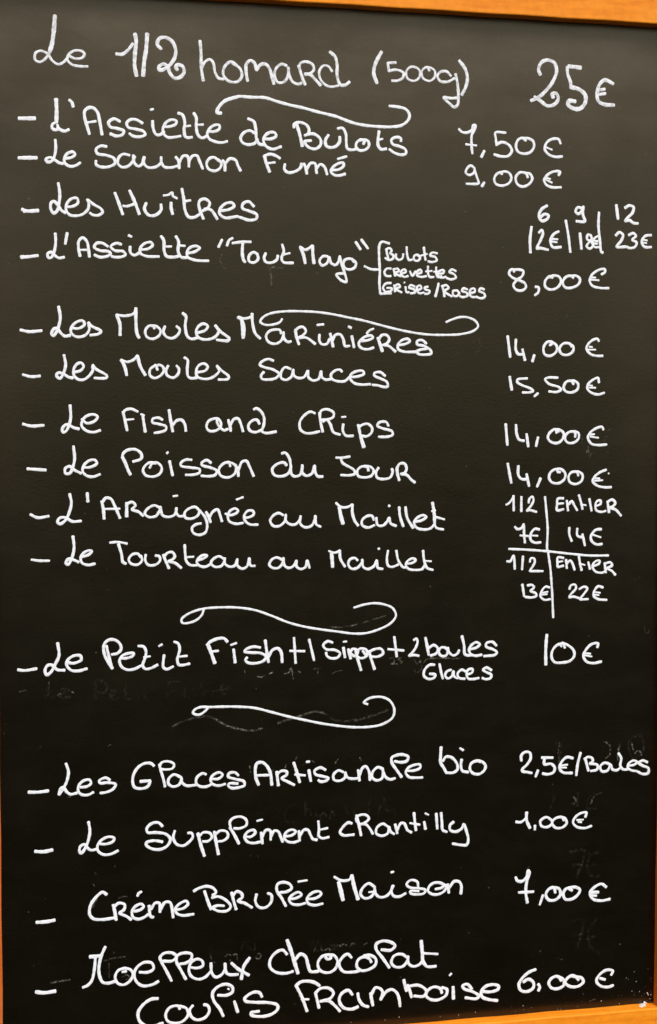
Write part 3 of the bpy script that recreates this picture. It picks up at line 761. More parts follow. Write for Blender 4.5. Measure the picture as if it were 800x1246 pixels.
2.45 180.8,-2.2 176.4,-1.6 172.5,-6.3 172.6,-11.5 176.5,-14.1 182.2,-13.9
1.84 172.5,-7.5 179.3,-7.9
2.32 209.6,-0.8 209.6,-6.8 212.1,-13.3
2.32 217.2,-1.7 217.6,-8.4 223.2,-10.0
2.33 222.4,-7.0 224.9,-17.6
2.49 240.7,-2.7 235.1,-3.4 230.7,-8.6 231.3,-13.2 236.1,-16.6 241.7,-16.3
1.87 232.0,-7.5 240.4,-10.3
S divider_line
2.15 185.8,27.6 187.2,14.4 188.7,-2.0 188.4,-20.0 189.6,-24.5
S divider_line
2.16 151.8,-19.4 171.9,-20.6 190.8,-22.4 211.5,-24.9 229.1,-26.7 248.0,-27.0
P menu_line
2.50 -237.4,-2.1 -236.5,-11.6 -238.2,-20.0 -241.7,-26.2 -243.5,-24.8 -241.0,-21.3 -237.5,-22.1 -232.7,-24.3
2.37 -230.6,-20.1 -224.4,-18.1 -221.6,-15.3 -224.3,-14.6 -228.5,-16.6 -231.0,-20.8 -229.9,-25.0 -225.1,-26.9 -218.9,-25.9
2.10 -206.2,-8.1 -199.3,-7.7 -191.6,-9.2
2.53 -199.0,-9.4 -196.5,-17.9 -195.2,-25.0 -192.7,-26.4
2.25 -180.4,-21.0 -182.5,-18.1 -187.4,-18.7 -190.3,-22.9 -188.2,-26.5 -182.6,-27.3 -179.0,-23.8 -180.0,-19.6
2.26 -175.8,-18.9 -176.2,-23.9 -173.4,-27.9 -167.1,-27.6 -163.5,-24.1 -164.2,-20.6 -167.5,-19.8
2.55 -160.7,-19.2 -158.6,-24.9 -155.8,-31.1
2.41 -160.3,-21.3 -157.1,-17.8 -152.9,-17.2 -150.8,-20.8 -152.9,-23.6 -156.4,-25.0 -150.8,-26.5 -145.1,-31.0
2.28 -142.2,-11.0 -141.8,-18.8 -140.8,-25.2 -137.3,-28.6 -131.6,-29.0
1.85 -141.2,-21.7 -134.4,-21.5
2.29 -131.3,-24.7 -125.1,-22.7 -122.9,-20.6 -125.8,-20.2 -130.1,-22.6 -131.8,-26.1 -129.4,-29.3 -124.4,-30.3 -119.1,-27.8
2.29 -108.3,-23.7 -112.2,-21.5 -117.2,-23.5 -119.4,-27.1 -116.5,-30.3 -110.8,-30.1 -107.9,-26.6 -107.2,-23.0
2.30 -107.4,-23.0 -107.2,-28.0 -102.8,-30.7 -98.5,-29.6 -96.3,-24.2 -96.3,-29.6 -92.0,-32.6 -87.7,-30.5 -85.8,-23.8 -84.8,-29.9 -80.8,-30.4
2.33 -56.8,-25.3 -61.5,-23.4 -65.9,-25.2 -68.0,-29.5 -65.1,-32.4 -60.0,-32.5 -56.1,-28.2 -55.5,-23.9 -54.6,-30.4 -51.2,-32.7 -46.8,-31.3 -43.9,-26.6 -43.9,-31.4 -40.2,-33.9 -35.8,-32.2 -34.3,-26.8 -32.1,-33.2
2.06 -14.8,-18.4 -12.2,-19.6 -8.4,-19.9 -4.7,-18.0
3.23 -12.4,-20.8 -11.8,-26.9 -11.4,-32.7
2.50 -5.0,-18.3 -4.4,-25.5 -0.2,-32.6
2.36 11.4,-27.3 8.7,-25.1 4.2,-26.4 2.8,-30.8 5.8,-34.5 11.0,-33.9 15.5,-28.8
2.37 15.4,-26.6 16.5,-33.2 20.7,-35.1 26.0,-32.7 28.7,-27.6 29.7,-34.2 34.3,-35.3
2.22 30.0,-17.4 31.2,-17.1
2.23 39.0,-19.0 38.0,-26.3 39.1,-32.2 42.6,-33.7 48.6,-31.6
2.24 46.6,-19.1 48.6,-28.0 53.2,-34.2 55.7,-34.3
2.24 56.2,-31.0 61.5,-30.4 64.5,-28.0 62.2,-26.4 57.7,-28.1 55.4,-31.8 57.7,-35.5 64.6,-36.8 70.6,-36.0 73.4,-31.4
2.40 71.3,-19.5 72.4,-28.4 75.2,-35.1 80.6,-37.1
1.80 72.1,-28.7 79.0,-29.3
S dash
2.21 -272.2,-21.5 -265.7,-22.5 -257.2,-22.7
S price
2.29 150.1,-30.6 153.2,-30.6 156.3,-25.7 157.7,-37.9
2.30 165.4,-26.3 164.6,-38.4
2.15 172.0,-31.7 172.8,-28.4 175.9,-28.5 176.7,-31.8 172.9,-38.5 172.1,-39.8 177.6,-40.0 184.7,-40.2
2.32 204.4,-28.5 198.8,-28.0 198.6,-33.7 198.9,-36.4 204.5,-35.6
1.85 198.9,-32.2 203.6,-31.5
2.32 206.8,-30.1 207.7,-38.1
2.32 207.6,-33.9 210.8,-30.9 213.2,-34.0 215.2,-39.7
2.33 219.2,-27.3 220.4,-34.1 222.1,-40.2
2.33 228.4,-32.7 230.1,-39.3
1.71 219.6,-33.8 225.2,-35.4
2.18 233.2,-36.6 238.8,-34.4 239.6,-31.7 235.6,-32.1 232.4,-36.6 235.7,-41.6 242.1,-42.8 244.5,-41.8
2.34 244.4,-33.8 245.7,-42.9
2.34 244.4,-34.5 250.0,-33.4 251.7,-36.2 247.2,-38.8 251.8,-41.5 255.1,-45.1
2.30 165.2,-52.5 166.9,-62.8
2.31 169.9,-52.9 174.6,-52.7 176.2,-55.0 173.1,-57.9 177.9,-60.3 178.7,-62.6 174.0,-64.0 168.0,-63.4
2.15 164.4,-52.8 165.7,-51.9
2.16 191.3,-55.3 187.3,-54.5 183.4,-58.9 182.7,-63.4 186.6,-66.5 192.2,-65.9
1.70 183.4,-60.1 189.7,-59.1
1.70 184.2,-61.7 189.0,-61.3
2.17 210.3,-57.3 211.9,-53.8 215.9,-53.3 216.7,-56.7 212.0,-61.8 210.4,-64.8 214.4,-64.2 220.0,-65.8
2.18 219.9,-57.5 224.7,-55.3 227.9,-56.9 225.6,-60.6 221.9,-65.1 220.8,-66.6 228.9,-66.8
2.34 243.2,-56.5 238.3,-55.3 234.4,-60.1 234.1,-63.9 238.5,-67.0 247.0,-68.0
1.72 234.7,-60.4 240.5,-61.4
1.72 235.2,-62.8 239.2,-63.5
S divider_line
2.16 189.3,-22.7 190.6,-30.5 191.8,-38.1 193.7,-59.2 195.1,-83.0
P flourish
2.04 -125.9,-67.7 -127.4,-72.0 -131.7,-76.2 -138.8,-78.8 -144.3,-78.7 -145.2,-75.8 -141.7,-72.3 -134.5,-68.9 -124.5,-66.6 -110.1,-66.0 -95.7,-66.6 -81.1,-69.1 -66.6,-74.3 -51.9,-80.5 -37.2,-84.8 -22.3,-87.7 -7.5,-90.0 7.5,-92.3 19.5,-92.2 31.5,-89.0 42.1,-83.7 46.6,-77.2 43.5,-70.5 36.0,-67.1 26.9,-65.7 17.9,-66.6 8.1,-69.2
P menu_line
2.65 -250.9,-93.0 -249.9,-104.0 -252.7,-110.3 -256.9,-117.9 -260.4,-119.9 -261.7,-116.3 -259.6,-112.1 -256.2,-111.6 -251.4,-115.9 -245.2,-116.6
2.52 -243.0,-109.9 -237.5,-110.8 -231.2,-108.1 -231.9,-104.6 -237.5,-104.4 -243.0,-108.5 -243.3,-112.7 -239.6,-116.8 -233.4,-117.5 -226.4,-115.8
2.54 -209.8,-96.5 -208.2,-103.9 -206.2,-111.8 -204.8,-116.5
2.54 -204.8,-116.5 -209.6,-108.8 -212.1,-100.9 -211.7,-95.3 -208.1,-91.8 -203.2,-91.6 -198.4,-95.0 -197.3,-100.0 -200.5,-103.4 -205.4,-104.3
2.41 -197.7,-107.8 -192.8,-107.9 -187.2,-106.0 -186.5,-103.9 -190.7,-103.7 -196.3,-105.7 -198.7,-109.9 -197.1,-114.9 -192.2,-117.9 -185.8,-117.4 -180.2,-114.8
2.41 -182.6,-97.6 -178.0,-98.4 -175.9,-102.8 -176.6,-107.7 -178.8,-114.8 -176.6,-117.7 -171.7,-117.2 -166.0,-114.5
1.99 -178.0,-107.7 -172.4,-106.9
2.43 -160.3,-106.1 -161.0,-111.1 -161.0,-116.8 -158.2,-118.6 -152.5,-116.4
1.99 -164.8,-98.4 -162.0,-96.8
2.43 -151.7,-94.9 -148.2,-96.5 -146.8,-101.5 -148.9,-110.8 -147.5,-115.1 -144.7,-115.5 -138.2,-114.4
2.00 -146.8,-108.0 -140.3,-107.5
2.74 -123.1,-98.7 -120.2,-95.9 -113.0,-93.2 -108.0,-93.3 -105.1,-96.3
3.17 -122.0,-98.7 -119.5,-105.2 -116.2,-114.7
2.02 -119.5,-104.5 -113.0,-104.0
2.61 -99.7,-103.0 -98.3,-114.9
1.88 -102.2,-99.3 -97.1,-97.6
2.47 -76.0,-102.3 -81.9,-101.3 -88.4,-103.3 -89.9,-105.4 -84.1,-106.4 -75.3,-107.3 -70.9,-110.4 -73.1,-113.9 -79.7,-115.9 -87.0,-115.2 -89.2,-112.7 -87.7,-110.6
2.62 -71.7,-95.9 -70.2,-106.8 -68.7,-115.5
2.77 -69.2,-111.2 -65.1,-104.8 -60.7,-103.4 -57.7,-106.4 -56.5,-115.9
2.35 -46.0,-94.4 -44.5,-117.1
2.35 -32.4,-96.3 -27.9,-115.1
2.20 -49.6,-106.0 -36.4,-106.7
2.36 -11.2,-99.8 -15.6,-98.5 -19.6,-101.8 -17.1,-105.5 -8.9,-106.5 -4.4,-109.6 -6.6,-113.2 -12.6,-113.7 -16.3,-111.4 -17.1,-108.4
1.93 -1.5,-99.4 1.5,-99.2
2.67 -1.4,-104.5 0.1,-113.4
2.67 3.1,-106.1 5.3,-114.7
2.38 4.6,-109.8 6.8,-106.2 9.8,-106.3 12.1,-108.6 9.1,-112.5 5.8,-110.6
2.68 9.4,-106.3 11.3,-113.7 14.8,-125.3
2.38 10.6,-107.8 15.1,-105.8 19.6,-107.4 19.9,-112.5 15.1,-114.6 11.3,-113.0
2.38 16.3,-108.0 18.8,-111.8
2.68 21.8,-108.2 24.1,-115.6 27.2,-124.9
2.39 22.6,-108.9 27.1,-106.9 33.1,-106.8 35.0,-110.8 30.2,-113.6 24.1,-113.4
2.40 45.2,-96.3 47.6,-114.2
2.25 39.5,-107.2 54.1,-108.9
2.26 63.2,-99.8 65.7,-98.4 66.8,-101.4 64.3,-108.0 60.5,-112.3 59.0,-113.8 63.6,-113.2 68.1,-114.1
2.72 74.1,-97.9 75.7,-105.4 77.3,-113.6
2.42 77.3,-107.2 81.9,-104.8 85.7,-107.9 84.2,-112.3 78.9,-114.4
2.42 92.9,-107.4 88.8,-107.3 86.5,-110.9 88.9,-114.7 93.5,-114.6 95.0,-110.4 92.3,-107.1
2.28 95.0,-107.5 96.5,-112.0 100.4,-114.8 104.3,-113.0 105.8,-110.0
2.59 108.3,-97.4 110.4,-106.4 111.2,-113.9 114.3,-115.2 118.7,-114.9
2.44 116.6,-109.6 122.0,-108.3 125.1,-105.4 122.0,-103.5 118.1,-105.2 115.1,-109.6 116.7,-114.1 121.3,-115.7 127.1,-115.0
2.45 141.0,-107.1 136.8,-103.5 131.3,-104.8 131.4,-107.8 137.6,-110.3 141.6,-113.4 139.3,-115.6 133.8,-116.1 129.1,-116.3
2.42 82.8,-122.7 78.2,-122.6 73.6,-126.9 72.9,-132.1 76.7,-135.2 82.1,-134.6 83.6,-131.7 78.2,-130.7
2.42 87.4,-122.1 89.0,-129.6 90.6,-135.6
2.28 98.5,-127.7 94.4,-129.1 92.8,-132.7 95.2,-135.5 99.0,-133.7 100.5,-129.3 101.3,-133.8 104.5,-135.8
2.28 112.1,-129.7 108.3,-128.0 104.4,-131.6 106.0,-135.4 111.4,-136.4
2.29 113.7,-132.7 118.4,-130.6 118.3,-127.6 114.5,-128.2 112.9,-131.9 114.5,-136.2 119.2,-136.9 124.6,-136.1
2.45 136.6,-129.4 131.6,-126.9 128.5,-128.7 131.6,-131.1 136.3,-133.5 135.6,-136.5 130.9,-137.4 127.8,-136.2
S dash
2.50 -284.3,-114.8 -278.8,-115.7 -268.6,-114.4
S price
2.94 189.1,-98.5 188.3,-111.8 188.5,-126.2
2.49 206.8,-111.2 204.7,-107.5 199.1,-108.4 194.7,-113.5 194.1,-119.6 196.9,-123.9 204.1,-124.7 212.0,-123.2 216.0,-118.7 215.1,-113.4 209.5,-108.7 203.8,-106.5
1.71 201.5,-108.0 203.6,-110.0
2.51 238.4,-111.8 239.1,-108.0 232.7,-108.6 227.1,-113.8 224.8,-119.0 228.1,-124.5 234.6,-126.2 242.6,-124.9
1.88 226.4,-116.6 232.0,-117.4
1.88 225.6,-118.4 233.2,-120.0
P flourish
2.21 -122.5,-154.2 -125.4,-157.0 -129.7,-159.4 -134.0,-158.8 -135.5,-157.3 -133.3,-154.5 -128.3,-152.8 -121.8,-153.1 -110.2,-153.2 -95.7,-153.8 -81.1,-155.5 -66.5,-159.6 -51.8,-164.0 -37.0,-167.8 -22.1,-171.4 -7.2,-174.2 7.8,-176.2 22.9,-176.5 35.0,-174.5 44.1,-168.9 45.6,-161.5 41.7,-154.0 34.9,-150.3 28.8,-149.8 22.0,-151.0 17.5,-154.5 21.0,-156.1
P menu_line
2.53 -244.8,-197.0 -242.7,-204.2 -244.5,-213.4 -248.8,-221.0 -251.1,-223.8
2.53 -250.6,-222.4 -249.7,-218.9 -246.9,-217.6 -244.6,-221.3 -241.1,-223.9 -235.6,-223.1
2.40 -232.7,-218.3 -227.1,-217.8 -223.6,-215.2 -225.0,-212.2 -229.9,-212.7 -234.1,-216.8 -234.4,-221.8 -231.4,-224.8 -225.8,-225.1 -221.6,-223.1
2.41 -207.5,-213.4 -211.0,-211.1 -216.6,-213.4 -215.9,-215.5 -209.6,-215.4 -202.6,-217.2 -204.7,-221.1 -210.4,-223.7 -215.7,-224.2
2.57 -169.5,-202.7 -172.1,-200.4 -177.7,-200.2 -183.4,-203.5 -187.0,-209.1 -188.0,-215.5 -186.3,-220.6 -180.7,-222.1 -175.0,-220.5 -172.7,-215.8
2.72 -172.7,-215.5 -181.4,-215.8
2.44 -164.9,-201.5 -163.5,-207.3 -161.4,-214.6 -160.0,-221.4
2.15 -164.7,-204.1 -162.8,-200.1 -157.1,-199.3 -152.1,-202.1 -153.5,-205.6 -158.5,-206.4 -163.5,-205.9
2.45 -146.4,-213.7 -152.1,-211.1 -156.4,-214.2 -157.2,-218.5 -153.6,-221.6 -147.9,-220.4 -145.7,-216.1 -146.1,-213.2 -145.0,-218.4 -141.4,-221.4 -132.0,-221.2
2.46 -124.1,-212.4 -127.0,-211.3 -132.0,-214.6 -132.7,-219.7 -129.2,-222.8 -123.4,-223.1 -119.0,-221.1
2.32 -119.0,-216.7 -113.2,-216.7 -109.6,-213.6 -111.8,-211.3 -116.8,-212.5 -120.2,-216.7 -118.3,-221.1 -113.2,-222.9 -107.1,-221.7
2.48 -95.5,-214.7 -98.7,-211.9 -103.8,-212.4 -104.5,-215.3 -98.7,-217.7 -90.7,-220.3 -90.2,-223.7 -95.8,-225.5 -101.6,-225.6 -104.5,-223.3 -103.4,-221.5 -96.1,-222.0
2.79 -77.5,-224.1 -80.0,-217.2 -80.4,-209.1 -79.0,-204.8 -74.6,-204.0 -70.9,-206.6 -67.2,-213.4 -65.7,-224.7
2.35 -79.7,-215.5 -66.5,-215.7
2.80 -61.3,-213.0 -60.6,-219.6 -59.8,-225.5
2.51 -60.6,-214.9 -56.9,-212.5 -52.5,-213.4 -52.5,-216.3 -56.9,-219.1 -51.7,-222.3 -45.5,-225.7
2.81 -46.1,-205.6 -43.6,-213.1 -40.6,-223.6
2.22 -45.0,-216.3 -35.7,-217.6
2.82 -32.4,-212.9 -30.6,-223.0
2.37 -34.5,-205.6 -31.9,-205.4
2.53 -17.2,-213.5 -22.0,-211.2 -27.2,-213.9 -26.5,-216.9 -19.0,-219.4 -14.5,-221.1 -16.7,-223.3 -22.0,-223.7 -23.8,-222.3
2.39 -1.0,-216.3 -5.5,-214.6 -10.0,-218.4 -9.3,-222.9 -4.0,-223.9 0.5,-221.1 0.8,-216.7 2.8,-221.3 8.0,-222.7 12.6,-222.5
2.55 12.5,-215.0 13.8,-224.8
2.55 13.8,-220.3 16.3,-213.7 19.3,-212.0 22.4,-216.3 23.5,-224.9
2.56 35.2,-215.1 30.7,-213.4 26.1,-217.2 25.4,-222.4 30.0,-225.3 34.5,-223.6 35.6,-218.4 34.9,-214.6 37.6,-222.2 42.1,-225.0 46.7,-224.2
2.72 52.8,-223.4 48.2,-216.8 43.6,-209.8 43.6,-205.3 48.1,-203.3 54.2,-203.1 58.8,-205.3 57.3,-209.0 52.0,-209.9 46.2,-208.7
2.43 57.4,-217.9 64.3,-218.0 70.1,-215.6 69.6,-212.8 64.2,-213.0 58.9,-215.3 56.6,-219.4 59.7,-223.7 65.8,-224.6 72.3,-224.7
2.90 89.5,-197.7 89.1,-205.9 89.2,-212.0 92.0,-216.6 94.3,-220.9
2.60 91.2,-210.8 94.2,-206.9 99.7,-207.9 104.4,-213.4 105.2,-218.7 101.3,-221.6 94.3,-221.5
2.61 109.0,-209.9 108.3,-215.1 109.9,-220.5 115.3,-221.9
2.30 107.3,-199.6 110.5,-201.7
2.61 126.9,-213.1 123.0,-212.0 118.1,-214.1 116.9,-219.3 120.0,-223.2 125.5,-224.2 130.2,-221.4 131.7,-217.0 128.5,-213.0 123.8,-211.5
S dash
2.80 -276.4,-220.3 -268.8,-220.7 -259.8,-220.0
S price
2.62 166.0,-214.0 165.9,-208.9 169.5,-206.0 173.9,-206.7 174.9,-211.9 171.4,-217.7 167.0,-221.8 167.0,-223.5 171.5,-224.6 176.3,-225.7
2.63 182.2,-223.4 179.9,-229.3
2.63 196.4,-212.4 185.6,-211.9
2.64 188.3,-212.5 188.4,-218.2 194.6,-218.0 198.3,-221.6 197.4,-225.8 192.1,-227.6 186.7,-226.7
2.65 216.2,-213.8 209.9,-212.6 204.5,-217.6 203.2,-222.7 206.5,-226.6 215.5,-227.6
1.94 204.6,-220.0 210.9,-219.6
1.94 204.6,-221.9 209.7,-222.3
2.65 223.4,-209.0 220.8,-219.2 219.5,-230.0
2.66 228.0,-214.3 229.5,-219.6 231.4,-226.3
2.48 227.1,-215.2 230.7,-213.3 234.9,-214.7 235.3,-218.1 232.6,-219.7 239.9,-221.0 240.0,-225.3 233.6,-226.7
2.50 252.7,-221.2 247.2,-219.6 243.0,-222.8 244.6,-227.2 250.0,-227.0 253.3,-221.9 255.1,-226.0 259.2,-227.1 263.2,-224.7
2.50 260.8,-211.2 263.6,-216.0 262.8,-222.9 265.6,-226.5 270.6,-226.8
2.33 271.1,-223.3 276.6,-222.7 279.3,-220.2 275.6,-218.8 271.0,-221.6 270.2,-225.0 273.9,-227.8 279.4,-228.9
2.69 289.8,-221.0 284.8,-219.2 281.2,-221.2 284.9,-223.9 290.9,-226.8 290.6,-231.2 285.0,-231.8 280.4,-229.5
P menu_line
2.55 -226.0,-248.7 -224.9,-257.4 -226.8,-266.6 -228.9,-271.5 -232.5,-275.9 -233.8,-274.1 -233.1,-269.9 -229.6,-268.3 -227.5,-270.9 -224.0,-273.6 -218.4,-272.9
2.42 -216.3,-268.7 -210.6,-269.0 -205.0,-266.9 -204.3,-264.1 -209.2,-262.9 -214.8,-265.2 -218.4,-270.0 -217.7,-275.1 -212.8,-278.3 -206.5,-277.9 -200.8,-275.4
2.59 -162.3,-256.2 -165.9,-252.8 -171.6,-253.2 -175.9,-257.3 -175.2,-260.9 -168.0,-261.4 -159.5,-263.3 -155.5,-267.9 -158.1,-273.6 -164.5,-276.5 -172.4,-275.2 -176.6,-271.7 -175.9,-269.6 -169.5,-268.5 -162.4,-270.0
2.46 -151.6,-260.8 -153.0,-266.6 -150.2,-272.6 -144.4,-274.4 -138.7,-271.0 -135.8,-266.8 -137.2,-263.6 -140.1,-263.4
2.91 -131.4,-264.2 -129.3,-273.1 -125.7,-284.7
2.33 -130.4,-267.1 -126.4,-263.7 -120.6,-264.8 -119.1,-268.5 -122.7,-271.7 -127.1,-271.7
2.77 -116.9,-263.5 -115.5,-272.4 -113.3,-284.0
2.34 -116.2,-266.2 -111.8,-263.1 -106.0,-264.2 -104.9,-268.6 -108.9,-272.0 -114.0,-272.5
2.78 -103.1,-260.7 -99.5,-266.7 -95.1,-275.5
2.34 -102.4,-261.1 -103.1,-255.5 -99.4,-252.1 -92.9,-251.7 -88.5,-254.9 -88.5,-259.3 -94.3,-261.9 -99.5,-261.6
2.50 -90.0,-269.5 -84.1,-269.8 -80.4,-266.3 -81.9,-264.1 -87.0,-265.2 -90.0,-269.5 -87.8,-274.0 -82.6,-275.8 -76.0,-275.0
1.91 -79.0,-256.1 -74.1,-255.2
2.65 -75.3,-266.6 -74.1,-276.7
2.51 -74.1,-270.4 -70.9,-264.7 -67.2,-265.6 -66.7,-273.8
2.51 -66.4,-270.8 -63.5,-265.8 -59.8,-266.8 -57.9,-271.3 -55.8,-276.3
2.37 -53.9,-271.6 -47.2,-270.5 -44.2,-267.7 -47.2,-265.7 -52.4,-267.5 -54.6,-272.3 -51.6,-276.1 -45.7,-277.2 -41.2,-276.0
2.38 -41.3,-267.1 -40.5,-276.2
2.53 -40.1,-271.6 -36.8,-266.6 -33.1,-266.8 -30.8,-271.4 -28.6,-275.2 -24.8,-276.2
2.39 -23.7,-259.2 -23.1,-267.4 -23.3,-272.6 -20.3,-275.0 -14.0,-274.3
2.09 -23.4,-267.4 -15.1,-266.1
2.55 7.0,-263.1 3.7,-262.2 -1.6,-266.4 -3.8,-270.7 -0.8,-273.4 9.0,-273.4
2.71 11.2,-255.9 13.5,-265.0 15.5,-274.5
2.41 11.5,-261.9 11.2,-258.1 15.0,-255.8 20.3,-256.4 22.6,-259.5 21.1,-261.7 17.3,-263.7 14.2,-264.3 19.6,-264.6 23.4,-268.5 26.4,-273.9
2.42 40.1,-267.7 35.5,-265.0 30.2,-268.2 29.5,-273.4 34.8,-275.9 40.1,-274.0 41.3,-268.3 42.9,-272.6 46.3,-275.1
2.58 47.0,-266.1 49.0,-274.5
2.58 49.0,-271.5 52.3,-265.6 55.4,-265.8 58.5,-272.0 62.3,-274.5
2.59 64.5,-256.6 65.4,-264.9 66.5,-272.9
2.13 60.8,-265.8 70.0,-267.8
2.59 74.1,-265.4 75.4,-272.2
1.98 75.0,-257.6 78.1,-259.2
2.60 85.4,-258.4 86.5,-272.5
2.60 90.0,-257.9 90.8,-266.3 91.7,-273.9 95.6,-275.9
2.61 102.0,-266.9 98.6,-269.7 98.7,-274.3 104.1,-276.1 109.6,-273.4 111.4,-269.7 114.3,-276.7 115.9,-284.4 114.4,-288.8 108.1,-288.5 101.1,-287.0
S dash
3.09 -271.4,-271.9 -264.4,-272.6 -256.8,-271.5
S price
2.49 161.4,-270.2 166.1,-270.8 170.9,-267.7
2.96 171.6,-261.9 171.7,-269.2 175.0,-276.8
2.66 179.9,-274.6 179.8,-278.6
2.51 195.6,-270.2 190.8,-267.5 185.2,-270.7 186.1,-275.4 191.7,-276.8 196.5,-273.7 195.6,-269.8
2.52 208.0,-271.5 206.0,-268.4 199.6,-269.2 196.5,-272.9 199.7,-277.7 206.1,-278.1 210.6,-274.5 209.2,-269.8 205.7,-268.0
2.37 228.9,-269.6 230.1,-265.4 223.7,-265.9 218.1,-270.3 217.0,-274.0 220.6,-278.1 228.7,-279.8 235.2,-278.1
1.89 220.6,-271.9 227.0,-271.8
1.89 221.9,-273.7 225.4,-274.0
P menu_line
2.71 -210.9,-313.4 -214.4,-311.1 -220.8,-316.0 -225.1,-323.0 -225.4,-330.2 -222.3,-334.0 -215.3,-335.2 -204.7,-334.5
2.87 -205.3,-322.9 -203.9,-329.5 -202.8,-336.5
2.58 -204.6,-324.8 -200.4,-321.7 -195.4,-323.5 -196.1,-327.8 -199.7,-330.5 -194.0,-333.8 -189.8,-337.1
2.59 -186.9,-329.9 -181.9,-328.8 -179.0,-326.1 -181.2,-323.8 -186.2,-325.6 -189.0,-329.8 -188.3,-334.9 -184.1,-337.0 -178.4,-335.6 -174.8,-333.2
2.30 -184.3,-316.6 -183.3,-314.2 -180.8,-312.9
2.74 -174.3,-325.7 -172.9,-335.3 -170.5,-336.2
2.60 -172.6,-329.0 -169.0,-323.8 -165.4,-324.1 -164.8,-332.2
2.61 -164.3,-330.0 -160.4,-323.7 -156.1,-324.0 -154.3,-329.2 -153.3,-337.8
2.47 -149.7,-331.0 -143.9,-329.9 -140.3,-326.5 -141.7,-323.8 -146.7,-325.3 -151.1,-329.4 -150.4,-333.9 -145.3,-336.4 -135.2,-335.9
2.63 -135.2,-315.4 -130.8,-313.2 -123.6,-311.8 -117.7,-314.1 -115.6,-317.9 -118.5,-320.3
2.78 -125.7,-316.0 -122.9,-324.7 -120.0,-332.7
2.49 -119.2,-322.3 -113.4,-321.7 -106.1,-325.9 -102.5,-331.3 -105.4,-334.8 -112.0,-335.0 -116.3,-333.3 -118.5,-331.2 -114.1,-329.7 -108.3,-330.4
2.65 -101.7,-318.8 -99.5,-327.8 -97.6,-334.3
2.65 -101.0,-323.0 -97.3,-318.3 -92.9,-320.1 -92.2,-323.8 -95.9,-326.8 -90.0,-329.2 -83.4,-333.6
2.51 -79.4,-321.7 -80.4,-328.3 -77.5,-333.4 -71.6,-334.4 -66.4,-330.0 -66.1,-323.3 -69.4,-321.6
2.67 -53.0,-334.3 -56.8,-326.9 -61.2,-319.2 -60.5,-314.1 -55.3,-312.6 -49.4,-314.8 -47.9,-318.6 -52.3,-321.3 -58.3,-321.6
2.38 -50.1,-328.1 -44.1,-327.8 -38.9,-325.1 -41.2,-322.5 -47.1,-324.6 -50.1,-328.1 -47.8,-332.4 -41.1,-333.9 -35.2,-332.8
2.09 -41.9,-313.0 -33.7,-312.2
2.54 -33.7,-329.2 -26.2,-329.0 -20.9,-325.6 -22.5,-323.2 -28.4,-323.6 -33.7,-328.5 -32.9,-333.0 -26.9,-335.3 -19.4,-334.3
3.91 -4.9,-315.9 -2.9,-323.8 -0.9,-332.3
2.56 -9.0,-310.7 -2.2,-314.5 5.4,-313.8 6.9,-310.2
3.47 7.2,-310.2 9.2,-320.1 13.0,-332.6
2.58 27.4,-321.5 22.8,-318.7 17.5,-322.1 15.3,-328.0 19.1,-332.0 25.2,-330.9 28.2,-325.8 28.2,-321.6 29.0,-328.1 32.8,-331.8 38.2,-331.7 42.7,-328.3 45.8,-322.1
2.59 45.3,-322.1 43.8,-326.8 45.8,-331.5 51.2,-332.6 57.3,-330.0
1.82 22.9,-326.7 27.5,-326.5
2.28 43.4,-309.9 45.8,-309.5
2.29 68.9,-325.1 68.0,-320.1 61.9,-318.2 58.0,-321.7 61.1,-324.9 69.6,-326.2 75.8,-328.2 74.3,-331.1 67.4,-331.7 61.9,-330.3 61.6,-328.3 69.6,-328.8
2.46 85.1,-328.0 91.3,-326.9 92.9,-324.7 85.1,-321.9 79.7,-324.6 78.2,-329.1 82.1,-332.4 88.3,-332.8 93.7,-330.1 95.2,-326.4 89.7,-322.2 84.8,-321.9
2.77 96.7,-324.2 97.9,-332.3
2.78 97.9,-328.1 103.0,-321.9 107.6,-322.6 109.7,-326.6 109.3,-333.9
S dash
3.11 -270.8,-333.8 -262.9,-333.8 -255.4,-332.9
S price
2.82 161.7,-321.8 163.6,-325.4 168.4,-325.8 172.3,-322.2 173.8,-316.4 175.0,-318.5 172.4,-327.5 171.7,-336.7 173.4,-346.5
2.66 164.8,-336.3 179.3,-336.5
2.36 188.5,-340.2 185.4,-349.2
2.84 200.5,-338.9 198.9,-333.9 194.1,-335.1 191.2,-340.3 194.2,-345.2 200.6,-345.6 205.4,-341.3 204.5,-335.8 200.5,-333.7
2.85 217.0,-337.8 211.8,-335.5 208.3,-339.9 210.3,-345.5 216.7,-345.9 222.4,-342.4 224.7,-337.9 220.6,-335.0 213.0,-335.1
2.71 250.7,-336.8 245.8,-333.5 238.5,-336.5 234.5,-341.6 237.8,-347.3 246.0,-349.4 254.5,-348.4
3.18 235.8,-340.9 243.0,-341.1
2.39 236.2,-343.8 241.1,-344.4
P menu_line
3.29 -225.7,-367.3 -216.6,-367.2
2.58 -220.9,-368.2 -221.9,-379.0 -224.1,-388.3 -227.7,-392.4 -231.9,-394.0
2.73 -212.3,-359.4 -215.5,-366.4 -217.7,-375.0 -217.7,-383.7 -214.9,-390.5 -210.0,-391.9 -204.0,-390.6
2.45 -195.7,-379.6 -201.4,-381.3 -204.0,-387.0 -202.2,-392.2 -197.2,-394.4 -191.5,-391.6 -188.6,-386.0 -190.7,-381.4 -196.4,-379.5
2.16 -197.9,-382.9 -194.3,-382.6
